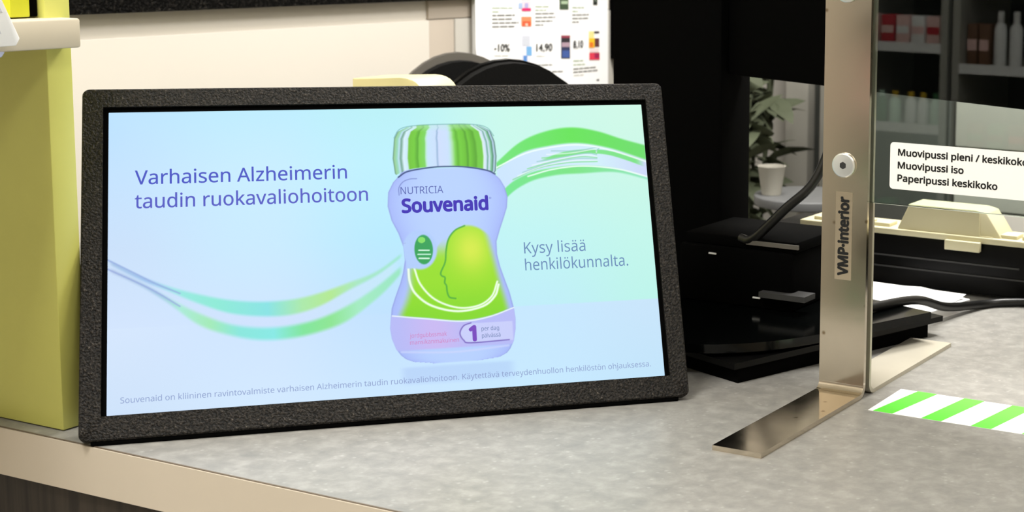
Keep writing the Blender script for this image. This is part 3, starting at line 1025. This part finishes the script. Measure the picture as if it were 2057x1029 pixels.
# paper
pp = thing('paper_stack', (-.72, .80, 0), 'small stack of white paper behind the black monitor base', 'paper')
bm = bmesh.new()
prism(bm, [(-.82, .845, 0), (-.736, .872, 0), (-.659, .838, 0), (-.676, .744, 0), (-.79, .785, 0)], (0, 0, .012))
obj('sheets', bm, M['paper'], pp)
bm = bmesh.new()
g = 14
top = [Vector((-.815, .848, .0126)), Vector((-.664, .838, .0126)), Vector((-.679, .750, .0126)), Vector((-.785, .788, .0126))]
rows = []
for j in range(g + 1):
    row = []
    for i in range(g + 1):
        a = top[3].lerp(top[2], i / g); b = top[0].lerp(top[1], i / g)
        p = a.lerp(b, j / g)
        p.z += .006 * max(0, (j / g - .6)) ** 2 * 5
        row.append(bm.verts.new(p))
    rows.append(row)
for j in range(g):
    for i in range(g):
        bm.faces.new((rows[j][i], rows[j][i + 1], rows[j + 1][i + 1], rows[j + 1][i]))
obj('top_sheet', bm, M['paper'], pp, True)
settle(pp)

# ------------------------------------------------------------------ cash drawer and its coin tray
cdw = thing('cash_drawer', (-.6, .94, 0), 'wide shallow black cash drawer standing on the counter behind the glass', 'cash drawer')
bm = bmesh.new()
bx(bm, (-.955, .90, 0.004), (-.30, .985, .068), bev=.003)
obj('drawer_body', bm, M['black'], cdw, smooth=True)
box('front_groove', (-.82, .8985, .040), (-.62, .9005, .042), M['darkgrey'], cdw)
box('front_groove', (-.83, .8985, .026), (-.61, .9005, .028), M['darkgrey'], cdw)
settle(cdw)
tr = thing('coin_tray', (-.6, .93, .068), 'cream plastic coin tray with a raised cover, on the black cash drawer', 'tray')
box('rim', (-.915, .895, .068), (-.32, .958, .0755), M['till'], tr, bev=.0015)
bm = bmesh.new()
prism(bm, [(-.778, .899, .0755), (-.655, .899, .0755), (-.648, .93, .0755), (-.785, .93, .0755)], (0, 0, .001))
vs = [(-.780, .899, .0765), (-.768, .906, .1045), (-.676, .906, .1045), (-.672, .899, .0765)]
prism(bm, vs, (0, .002, 0))
obj('cover_front', bm, mat('till_shadow_plastic', (200, 193, 158), .5), tr)  # darker copy of the till cream, shade put into the colour
bm = bmesh.new()
prism(bm, [(-.782, .901, .0755), (-.7695, .908, .1065), (-.680, .908, .1065), (-.667, .908, .1035), (-.645, .902, .0755)], (0, .045, 0), bev=.0012)
obj('cover', bm, M['till'], tr, True)
for xx in np.arange(-.90, -.33, .028):
    if -.79 < xx < -.66: continue
    box('coin_slot', (float(xx), .905, .0750), (float(xx) + .022, .93, .0800), M['till'], tr, bev=.0015)
box('latch', (-.7135, .888, .058), (-.668, .896, .070), M['till'], tr, bev=.001)
settle(tr)

# ------------------------------------------------------------------ green upright and shelf board
sh = thing('shelf_unit', (-1.4, .03, 0), 'lime green upright panel with a beige shelf board, at the left end of the counter', 'shelf')
box('green_panel', (-1.62, .0167, 0.0008), (-1.171, .0410, .75), M['green'], sh, bev=.0012)
box('shelf_board', (-1.62, -.42, .3290), (-1.1510, .0345, .3533), M['shelfbeige'], sh, bev=.0018)  # unseen front part lengthened to throw shade on the green panel
settle(sh)
lc = thing('lime_carton', (-1.2, 0, .3535), 'lime yellow product carton on the beige shelf board', 'carton')
box('carton', (-1.235, -.012, .3545), (-1.1745, .006, .47), M['lime'], lc, bev=.001)
box('flap', (-1.232, -.010, .47), (-1.178, .004, .4712), M['lime'], lc)
settle(lc)
gapshade = thing('gap_shade_box', (-1.24, .01, .3535), 'black box added to darken the shaded gap behind the lime yellow carton', 'carton')
box('carton', (-1.25, .0075, .3545), (-1.178, .0158, .50), M['matteblack'], gapshade, bev=.0008)  # added black box, stands in for shade on the green panel front
settle(gapshade)
# white clip on the shelf edge
hd = thing('leaflet_holder', (-1.135, -.08, .33), 'white triangular leaflet holder clipped to the left of the beige shelf board', 'holder')
bm = bmesh.new()
prism(bm, [(-1.135, -.19, .332), (-1.135, -.038, .335), (-1.135, -.0345, .3405), (-1.135, -.055, .385), (-1.135, -.075, .42), (-1.135, -.19, .42)], (-.004, 0, 0), bev=.0008)
obj('face_plate', bm, M['white'], hd, True)
bm = bmesh.new()
prism(bm, [(-1.1349, -.066, .345), (-1.1349, -.051, .345), (-1.1349, -.059, .362)], (.0004, 0, 0))
prism(bm, [(-1.1349, -.062, .366), (-1.1349, -.049, .3615), (-1.1349, -.059, .379)], (.0004, 0, 0))
obj('recess', bm, mat('holder_recess', (196, 198, 204), .5), hd)
bm = bmesh.new()
prism(bm, [(-1.1375, -.19, .3305), (-1.1375, -.046, .3305), (-1.1375, -.049, .3265), (-1.1375, -.054, .3255), (-1.1375, -.058, .3225), (-1.1375, -.19, .3225)], (-.0125, 0, 0), bev=.0008)
obj('clear_clip', bm, M['acrylic'], hd, True)
settle(hd)

# ------------------------------------------------------------------ left wall furniture
wc = thing('wall_cladding', (XL, 1.2, FLOOR), 'cream wall cladding boards below the black wall screen', 'cladding')
box('panel', (XL, .12, FLOOR), (XL + .008, 1.355, .272), M['cream'], wc, bev=.001)
p2 = box('panel', (XL, 1.3565, FLOOR), (XL + .006, 1.425, .272), M['creamshade'], wc, bev=.001)  # darker tone stands in for shade falling on the cream wall
p2['label'] = 'cream board with shade put into its colour'
p3 = box('panel', (XL, 1.4265, FLOOR), (XL + .008, 2.5, .272), M['greywall'], wc, bev=.001)  # grey tone here is painted shade on the same wall
p3['label'] = 'cream board greyed to stand in for shade'
box('panel', (XL, 1.3565, .2735), (XL + .006, 2.5, .36), M['creamshade'], wc, bev=.001)  # painted shade continues above the boards
settle(wc)
ws = thing('wall_screen', (XL, .9, .31), 'black textured frame of a second screen mounted high on the cream wall', 'display')
bm = bmesh.new()
frame_mesh(bm, -.62, 0, .55, .70, -.59, .03, .52, .67, 0, .018, r=.006, bev=.0012,
           mtx=Matrix(((0, 0, 1, XL + .003), (1, 0, 0, .97), (0, 1, 0, .3075), (0, 0, 0, 1))))
obj('bezel', bm, M['powderdark'], ws, True)
box('screen', (XL + .010, .38, .3375), (XL + .014, 1.49, .9775), M['blackgloss'], ws)
box('wall_mount', (XL, .7, .45), (XL + .010, 1.2, .85), M['black'], ws)
settle(ws)
wb = box('wall_box', (XL, 1.925, .17), (XL + .07, 2.45, .75), M['matteblack'])
tag(wb, 'tall black box mounted on the wall right of the price poster', 'box')

# poster with prices, on a stand-off board at the wall
PXX = -1.875
ps = thing('price_poster', (PXX, 1.68, .12), 'white poster with small product pictures and prices on the left wall', 'poster')
y0, y1, z0, z1 = 1.462, 1.892, .118, .72
bm = bmesh.new()
# sheet: slightly bowed, with its lower left corner curled away
cols, rws = 24, 24
grid = []
def psurf(y, z, off=0.0):
    t = (y - y0) / (y1 - y0)
    b = .006 * math.sin(math.pi * t)
    c = max(0.0, (y0 + .085 - y) - (z - z0) * .9)
    return Vector((PXX + b + off + c * .2, y, z))
for front in (0, 1):
    gr = []
    for j in range(rws + 1):
        gr.append([bm.verts.new(psurf(y0 + (y1 - y0) * i / cols, z0 + (z1 - z0) * j / rws, 0.0 if front else -.0008)) for i in range(cols + 1)])
    grid.append(gr)
for gr in grid:
    for j in range(rws):
        for i in range(cols):
            bm.faces.new((gr[j][i], gr[j][i + 1], gr[j + 1][i + 1], gr[j + 1][i]))
obj('sheet', bm, M['paper'], ps, True)
box('backing_board', (XL + .009, y0 + .01, z0 + .01), (XL + .016, y1 - .01, z1 - .01), M['paper'], ps)
PXI = PXX + .0075


def ppx(px, py):
    """poster print position from its place on the sheet, in sheet units (265 wide)"""
    t = (px - 951) / (1216 - 951)
    y = y0 + t * (y1 - y0) * 1.0
    zt = .3065 - (px - 950) * .000045
    zb_ = .1530 - (px - 950) * .000112
    z = zt + (zb_ - zt) * (py / 165.0)
    return y, z


def prect(name, a, b, m, parent=ps):
    bm = bmesh.new()
    (ya, za) = ppx(a[0], a[1]); (yb, zb) = ppx(b[0], a[1]); (yc, zc) = ppx(b[0], b[1]); (yd, zd) = ppx(a[0], b[1])
    q = []
    for y, z in ((ya, za), (yb, zb), (yc, zc), (yd, zd)):
        pnt = psurf(y, z, .0006)
        q.append(bm.verts.new(pnt))
    bm.faces.new(q)
    return bm


def pic(name, rects):
    out = None
    for i, (a, b, c) in enumerate(rects):
        key = 'print_%d_%d_%d' % c
        if key not in M: M[key] = mat(key, c, .7)
        bm = prect(name, a, b, M[key])
        if out is None:
            out = obj('product_picture', bm, M[key], ps)
        else:
            for vtx in bm.verts: vtx.co.x += .0003
            obj('picture_detail', bm, M[key], out)
    return out


def plines(a, wds, step, m='greyink', h=2.4, slope=0.0):
    bm = bmesh.new()
    y = a[1]
    rnd = random.Random(int(a[0] * 7 + a[1]))
    for w in wds:
        x = a[0]
        while x < a[0] + w:
            l = min(rnd.uniform(6, 14), a[0] + w - x)
            if l < 2: break
            q = []
            for px, py in ((x, y), (x + l, y), (x + l, y + h), (x, y + h)):
                yy, zz = ppx(px, py + (px - a[0]) * slope)
                q.append(bm.verts.new(psurf(yy, zz, .0006)))
            bm.faces.new(q)
            x += l + 1.4
        y += step
    return obj('small_print', bm, M[m], ps)


plines((979, 15), (36, 14), 7.5, 'greenink', 2.2)
plines((979, 29.5), (40, 38, 47, 39), 7.4, 'greyink', 2.8, -.02)
plines((1057, 12), (30, 22), 7, 'greenink', 2.2)
plines((1057, 26), (40, 40, 34, 16), 7.4, 'greyink', 2.4, -.02)
plines((1133, 14), (26, 12), 7.5, 'greenink', 2.2)
plines((1133, 28.5), (37, 35, 14), 7, 'greyink', 2.4, -.02)
plines((982, 109), (28,), 7, 'lightink', 2)
plines((1059, 110), (16,), 7, 'lightink', 2)
plines((1060, 128), (30,), 7, 'greyink', 2, -.02)
plines((1090, 141), (24,), 7, 'greyink', 2.2, -.02)
plines((1135, 120), (22, 26), 7.5, 'greenink', 2.2, -.03)
plines((1135, 136), (54, 55), 6.5, 'greyink', 2.6, -.07)
plines((1136, 149), (22,), 7, 'lightink', 2, -.05)
plines((1188, 158), (6,), 7, 'ink', 3)
pic('a', [((1031, -6), (1049, 22), (236, 214, 224)), ((1026, 6), (1033, 17), (170, 190, 226)), ((1037, 6), (1044, 16), (176, 170, 214)), ((1032, 16), (1049, 22), (216, 40, 110))])
pic('a', [((1031, 33), (1050, 52), (238, 140, 96)), ((1033, 42), (1048, 52), (232, 96, 60)), ((1038, 46), (1043, 52), (240, 190, 170))])
pic('a', [((1106, -12), (1125, 19), (66, 84, 62)), ((1109, 2), (1123, 8), (170, 190, 160))])
pic('a', [((1031, 69), (1048, 122), (226, 228, 240)), ((1033, 71), (1046, 90), (206, 210, 222)), ((1040, 92), (1050, 110), (120, 176, 226)), ((1034, 110), (1041, 122), (90, 140, 210))])
pic('a', [((1109, 70), (1128, 116), (52, 58, 92)), ((1109, 70), (1128, 75), (150, 60, 80)), ((1110, 75), (1127, 84), (48, 44, 50)), ((1110, 84), (1127, 93), (176, 150, 165)), ((1111, 100), (1126, 114), (66, 92, 160))])
pic('a', [((1170, 62), (1182, 76), (232, 224, 150)), ((1182, 62), (1194, 66), (70, 56, 60)), ((1170, 76), (1183, 95), (244, 196, 40)), ((1171, 84), (1180, 94), (226, 120, 40)), ((1183, 76), (1194, 93), (96, 52, 56)), ((1172, 96), (1193, 104), (236, 216, 216)), ((1171, 105), (1195, 119), (222, 60, 84)), ((1183, 106), (1194, 116), (160, 30, 80))])
pic('a', [((1180, -12), (1190, 10), (34, 38, 34)), ((1183, -4), (1187, 3), (110, 124, 110))])
for s, a, b, capz in (('-10%', (982, 101), (1009, 101), 14), ('14,90', (1059, 101), (1090, 100), 14), ('8,10', (1135, 95), (1156, 94), 14)):
    ya, za = ppx(*a); yb, zb = ppx(*b)
    _, zt = ppx(a[0], a[1] - capz)
    p0 = psurf(ya, za, .0009); p1 = psurf(yb, zb, .0009)
    text('lettering', s, p0, (p1 - p0), (0, 0, 1), (p1 - p0).length, zt - za, M['ink'], ps, .02, z=.0004)
settle(ps)


# ------------------------------------------------------------------ office chairs behind the counter
def chair(loc, rz, label, rim, ztop):
    t = thing('office_chair', loc, label, 'chair', 'office chairs behind the counter', (0, 0, rz))
    zt = 1.0
    # backrest: a rounded shield, slightly curved
    def shield(bm, wdt, z0_, z1_, thick, yoff):
        # narrow arched top that widens downwards
        ks = 14
        left, right = [], []
        for i in range(1, ks + 1):
            x = wdt / 2 * math.sin(math.pi / 2 * i / ks)
            z = z1_ - 4.6 * x * x * (1 + 2.2 * x)
            right.append((x, z)); left.append((-x, z))
        low = [(wdt / 2, z0_ + .05), (wdt / 2 - .05, z0_), (-wdt / 2 + .05, z0_), (-wdt / 2, z0_ + .05)]
        out = [(0, z1_)] + right + low + list(reversed(left))
        out = [(x, z) for x, z in out]
        n = len(out)
        f = [bm.verts.new((x, yoff - .35 * x * x * 2, z)) for x, z in out]
        b = [bm.verts.new((x * .985, yoff + thick - .35 * x * x * 2, z)) for x, z in out]
        cf = bm.verts.new((0, yoff - .004, (z0_ + z1_) / 2)); cb = bm.verts.new((0, yoff + thick + .004, (z0_ + z1_) / 2))
        for i in range(n):
            j = (i + 1) % n
            bm.faces.new((f[i], f[j], b[j], b[i]))
            bm.faces.new((cf, f[j], f[i])); bm.faces.new((cb, b[i], b[j]))
    bm = bmesh.new(); shield(bm, .33, .70, ztop, .03, .16)
    br = obj('backrest', bm, M['fabric'], t, True)
    bm = bmesh.new(); shield(bm, .345, .695, ztop + (.012 if rim else .003), .018, .192)
    obj('back_shell', bm, M['greyrim'] if rim else M['black'], br, True)
    bm = bmesh.new(); bx(bm, (-.18, -.18, .44), (.18, .15, .50), bev=.025, seg=3)
    obj('seat', bm, M['fabric'], t, True)
    bm = bmesh.new(); bx(bm, (-.03, .10, .42), (.03, .222, .44)); bx(bm, (-.03, .210, .42), (.03, .222, .85))
    obj('back_support', bm, M['black'], t)
    bm = bmesh.new(); cyl(bm, (0, 0, .12), (0, 0, 1), .025, .32, n=20)
    obj('gas_column', bm, M['black'], t, True)
    for k in range(5):
        a = 2 * math.pi * k / 5 + .3
        bm = bmesh.new()
        d = Vector((math.cos(a), math.sin(a), 0)); q = Vector((-math.sin(a), math.cos(a), 0))
        prism(bm, [d * .02 + q * .022 + Vector((0, 0, .10)), d * .02 - q * .022 + Vector((0, 0, .10)), d * .19 - q * .014 + Vector((0, 0, .065)), d * .19 + q * .014 + Vector((0, 0, .065))], (0, 0, .03))
        lg = obj('leg', bm, M['black'], t)
        bm = bmesh.new(); cyl(bm, d * .185 - q * .012 + Vector((0, 0, .03)), q, .03, .024, n=20)
        obj('caster', bm, M['black'], lg, True)
    return t


chair((-1.54, 1.07, FLOOR + .0), math.radians(52), 'black office chair with a grey-edged round backrest, nearer the cream wall', True, 1.172)
chair((-1.228, .780, FLOOR + .0), math.radians(50), 'plain black office chair standing just behind the advertising screen', False, 1.203)

# cream device behind the screen
cdv = thing('cream_device', (-1.25, .54, 0), 'pale cream plastic casing with a rounded corner behind the advertising screen', 'device')
bm = bmesh.new()
prof = [(-1.305, 0.0), (-1.305, .2605), (-1.235, .2650)]
for i in range(7):
    a = math.radians(90 - 90 * i / 6)
    prof.append((-1.225 + .026 * math.cos(a), .2385 + .026 * math.sin(a)))
prof.append((-1.199, 0.0))
prism(bm, [(x, .52, z) for x, z in prof], (0, .06, 0), bev=.0015)
obj('casing', bm, M['creamdev'], cdv, True)
box('side_cover', (-1.309, .525, .01), (-1.305, .575, .25), M['creamdev'], cdv)
settle(cdv)

# ------------------------------------------------------------------ back of the room
cb1 = thing('dark_cabinet', (-1.32, 2.35, FLOOR), 'tall dark grey cabinet at the back of the room', 'cabinet')
box('body', (-1.50, 2.22, FLOOR), (-1.236, 2.54, .35), M['winecab'], cb1, bev=.003)
box('door', (-1.495, 2.205, FLOOR + .05), (-1.241, 2.22, .34), M['winecab'], cb1, bev=.002)
box('handle', (-1.262, 2.19, -.3), (-1.254, 2.205, -.15), M['metalshelf'], cb1)
settle(cb1)
cb2 = thing('light_cabinet', (-.6, 2.35, FLOOR), 'wide light grey cabinet with drawers, right of the dark one', 'cabinet')
box('body', (-1.228, 2.24, FLOOR), (.2, 2.54, .32), M['lightcab'], cb2, bev=.003)
for xa, xb in ((-1.226, -.75), (-.746, -.27), (-.266, .198)):
    for za, zb in ((.002, .318), (-.130, -.002), (-.5, -.135), (-.9, -.505)):
        d = box('drawer' if zb - za < .2 else 'door', (xa, 2.222, za), (xb, 2.24, zb), M['lightcab'], cb2, bev=.002)
settle(cb2)
wt = thing('white_door_frame', (-1.60, 2.5, FLOOR), 'pale door frame posts on the back wall beside the plant', 'door frame')
box('post', (-1.760, 2.47, FLOOR), (-1.700, 2.545, 1.1), M['offwhite'], wt, bev=.002)
d = box('post', (-1.697, 2.5, FLOOR), (-1.672, 2.545, 1.1), M['winecab'], wt, bev=.002)
d['label'] = 'dark grey inner strip'
box('post', (-1.669, 2.47, FLOOR), (-1.58, 2.545, 1.1), M['offwhite'], wt, bev=.002)
settle(wt)
# plant
pt = thing('potted_plant', (-1.67, 2.12, FLOOR), 'tall leafy green potted plant in the back corner', 'plant')
bm = bmesh.new(); lathe(bm, [(.10, 0), (.13, .3), (.135, .32), (.12, .32), (.115, .29)], (-1.67, 2.12, FLOOR), 28)
obj('pot', bm, M['pot'], pt, True)
bm = bmesh.new(); cyl(bm, (-1.67, 2.12, FLOOR + .27), (0, 0, 1), .115, .02, n=24)
obj('soil', bm, M['soil'], pt)
rnd = random.Random(3)
bm = bmesh.new()
stems = []
for k in range(9):
    a = rnd.uniform(0, 6.28); r = rnd.uniform(.01, .05); R_ = rnd.uniform(.03, .12)
    p0 = Vector((-1.67 + r * math.cos(a), 2.12 + r * math.sin(a), FLOOR + .28))
    p1 = p0 + Vector((R_ * math.cos(a) * .4, R_ * math.sin(a) * .4, .45)); p2 = p0 + Vector((R_ * math.cos(a), R_ * math.sin(a), rnd.uniform(.72, 1.0)))
    tube(bm, [p0, p1, p2], .005, 6, 5); stems.append((p0, p1, p2))
obj('stems', bm, M['leaf'], pt, True)
lm = None
for k in range(280):
    p0, p1, p2 = stems[k % 9]
    t = rnd.uniform(.35, 1)
    p = p0.lerp(p1, t * 2) if t < .5 else p1.lerp(p2, t * 2 - 1)
    if lm is None:
        bm = bmesh.new()
        pts = [(0, 0, 0), (.022, .03, .004), (.028, .065, .0), (.016, .10, -.012), (0, .125, -.025), (-.016, .10, -.012), (-.028, .065, 0), (-.022, .03, .004)]
        v_ = [bm.verts.new(q) for q in pts]
        mids = [bm.verts.new((0, y, -.004 - y * .06)) for y in (.03, .065, .10)]
        bm.faces.new((v_[0], v_[1], mids[0])); bm.faces.new((v_[0], mids[0], v_[7]))
        bm.faces.new((v_[1], v_[2], mids[1], mids[0])); bm.faces.new((mids[0], mids[1], v_[6], v_[7]))
        bm.faces.new((v_[2], v_[3], mids[2], mids[1])); bm.faces.new((mids[1], mids[2], v_[5], v_[6]))
        bm.faces.new((v_[3], v_[4], mids[2])); bm.faces.new((mids[2], v_[4], v_[5]))
        lf = obj('leaf', bm, M['leaf'], pt, True); lm = lf.data
    else:
        lf = link('leaf', lm, None, pt)
    lf.location = p
    lf.rotation_euler = (rnd.uniform(-.7, .7), rnd.uniform(-.6, .6), rnd.uniform(0, 6.28))
    s_ = rnd.uniform(.55, .95); lf.scale = (s_, s_, s_)
settle(pt)
# round white table with a cup
tb = thing('round_table', (-1.33, 1.76, FLOOR), 'small round pale grey side table behind the till', 'table')
bm = bmesh.new(); cyl(bm, (-1.33, 1.74, -.062), (0, 0, 1), .10, .018, n=48, bev=.003)
obj('table_top', bm, M['pebble'], tb, True)
bm = bmesh.new(); cyl(bm, (-1.33, 1.74, FLOOR + .015), (0, 0, 1), .02, .872, n=20)
obj('stem', bm, M['metalshelf'], tb, True)
bm = bmesh.new(); cyl(bm, (-1.33, 1.74, FLOOR), (0, 0, 1), .13, .015, n=40)
obj('base', bm, M['metalshelf'], tb, True)
settle(tb)
cu = thing('white_cup', (-1.385, 1.70, -.044), 'white paper cup standing on the round pale table', 'cup')
bm = bmesh.new(); lathe(bm, [(.018, 0), (.0255, .052), (.0265, .0535), (.0245, .0535), (.0175, .004)], (-1.385, 1.70, -.0435), 28)
obj('cup_body', bm, M['offwhite'], cu, True)
bm = bmesh.new(); cyl(bm, (-1.385, 1.70, -.0395), (0, 0, 1), .0178, .002, n=24)
obj('base_disc', bm, M['white'], cu)
settle(cu)


# ------------------------------------------------------------------ product shelves on the customer side (seen mirrored in the glass)
def rack(x0, x1, label, levels):
    t = thing('shop_rack', ((x0 + x1) / 2, -2.4, FLOOR), label, 'rack', 'shop racks on the customer side')
    box('back_board', (x0, -2.61, FLOOR), (x1, -2.595, 1.1), M['winecab'], t)
    for x in (x0, x1 - .02):
        box('upright', (x, -2.595, FLOOR), (x + .02, -2.2, 1.1), M['metalshelf'], t)
    for z in levels:
        box('shelf', (x0 + .02, -2.59, z - .015), (x1 - .02, -2.205, z), M['metalshelf'], t)
        box('price_rail', (x0 + .02, -2.205, z - .022), (x1 - .02, -2.2, z + .004), M['white'], t)
    settle(t)


L1 = [-.70, -.38, -.0705, .150, .40, .66]
L2 = [-.70, -.38, -.13, .10, .36, .62]
rack(-1.885, -1.600, 'narrow grey shop rack against the front wall, next to the left wall', L1)
rack(-1.585, -.75, 'wide grey shop rack against the front wall, right of the narrow one', L2)


def bottle(loc, r, h, body, cap, label, group, first=[None]):
    t = thing('product_bottle', loc, label, 'bottle', group)
    bm = bmesh.new()
    lathe(bm, [(r * .92, 0), (r, .004), (r, h * .66), (r * .8, h * .74), (r * .45, h * .79), (r * .45, h * .82)], (0, 0, 0), 18)
    obj('bottle_body', bm, body, t, True)
    bm = bmesh.new(); cyl(bm, (0, 0, h * .82), (0, 0, 1), r * .52, h * .18, n=18)
    obj('cap', bm, cap, t, True)
    return t


def carton(loc, w_, h_, body, band, label, group):
    t = thing('product_carton', loc, label, 'carton', group)
    box('carton', (-w_ / 2, -.03, 0), (w_ / 2, .03, h_), body, t, bev=.001)
    box('colour_band', (-w_ / 2 + .001, .03, h_ * .35), (w_ / 2 - .001, .0306, h_ * .62), band, t)
    return t


mw = M['white']; my = mat('yellow_cap', (232, 190, 40), .5); mgr = mat('green_pack', (70, 130, 84), .5); mgw = mat('pale_green_pack', (206, 236, 216), .5)
mred = mat('red_pack', (196, 44, 56), .5); mpk = mat('pink_pack', (236, 196, 190), .5); mbr = mat('brown_pack', (110, 76, 54), .5)
for i, (x, b, c) in enumerate(((-1.855, mgr, mgw), (-1.815, mgr, mgw), (-1.775, mgw, my), (-1.727, mw, my), (-1.690, mw, my), (-1.652, mgw, mgr), (-1.628, mw, mw))):
    bottle((x, -2.26, -.0705), .0165, .085, b, c, ('bottle number %s from the left wall on the narrow rack, lower row' % ['first', 'second', 'third', 'fourth', 'fifth', 'sixth', 'seventh'][i]).replace('bottle number ', 'small bottle, '), 'bottles on the narrow rack')
for i, (x, b, c) in enumerate(((-1.84, mpk, mred), (-1.79, mred, mpk), (-1.745, mpk, mw), (-1.70, mw, mpk), (-1.655, mpk, mred))):
    carton((x, -2.26, .150), .038, .075, b, c, 'pink and red carton, %s from the left wall on the narrow rack, upper row' % ['first', 'second', 'third', 'fourth', 'fifth'][i], 'cartons on the narrow rack')
for i, x in enumerate((-1.86, -1.79)):
    carton((float(x), -2.26, -.38), .045, .09, mgr, mgw, 'dull green carton, %s from the wall on the low shelf of the narrow rack' % ['first', 'second', 'third', 'fourth', 'fifth', 'sixth'][i], 'low green cartons on the narrow rack')
for i, x in enumerate((-1.475, -1.43, -1.385, -1.34, -1.295, -1.25)):
    bottle((x, -2.27, .10), .0175, .145, mw, mw, 'tall white bottle, %s from the left on the wide rack' % ['first', 'second', 'third', 'fourth', 'fifth', 'sixth'][i], 'white bottles on the wide rack')
for i, x in enumerate((-1.545, -1.511)):
    carton((x, -2.27, .10), .028, .11, mbr, mpk, ['brown carton nearest the narrow rack on the wide rack', 'brown carton beside the tall white bottles on the wide rack'][i], 'brown cartons on the wide rack')
for i, x in enumerate(np.arange(-1.53, -.80, .06)):
    carton((float(x), -2.27, -.13), .045, .07, [mbr, mgr, mbr][i % 3], [mgr, mbr, mred][i % 3], 'dark low carton, %s from the left in the middle row of the wide rack' % ['first', 'second', 'third', 'fourth', 'fifth', 'sixth', 'seventh', 'eighth', 'ninth', 'tenth', 'eleventh', 'twelfth', 'last'][i], 'cartons in the middle row of the wide rack')
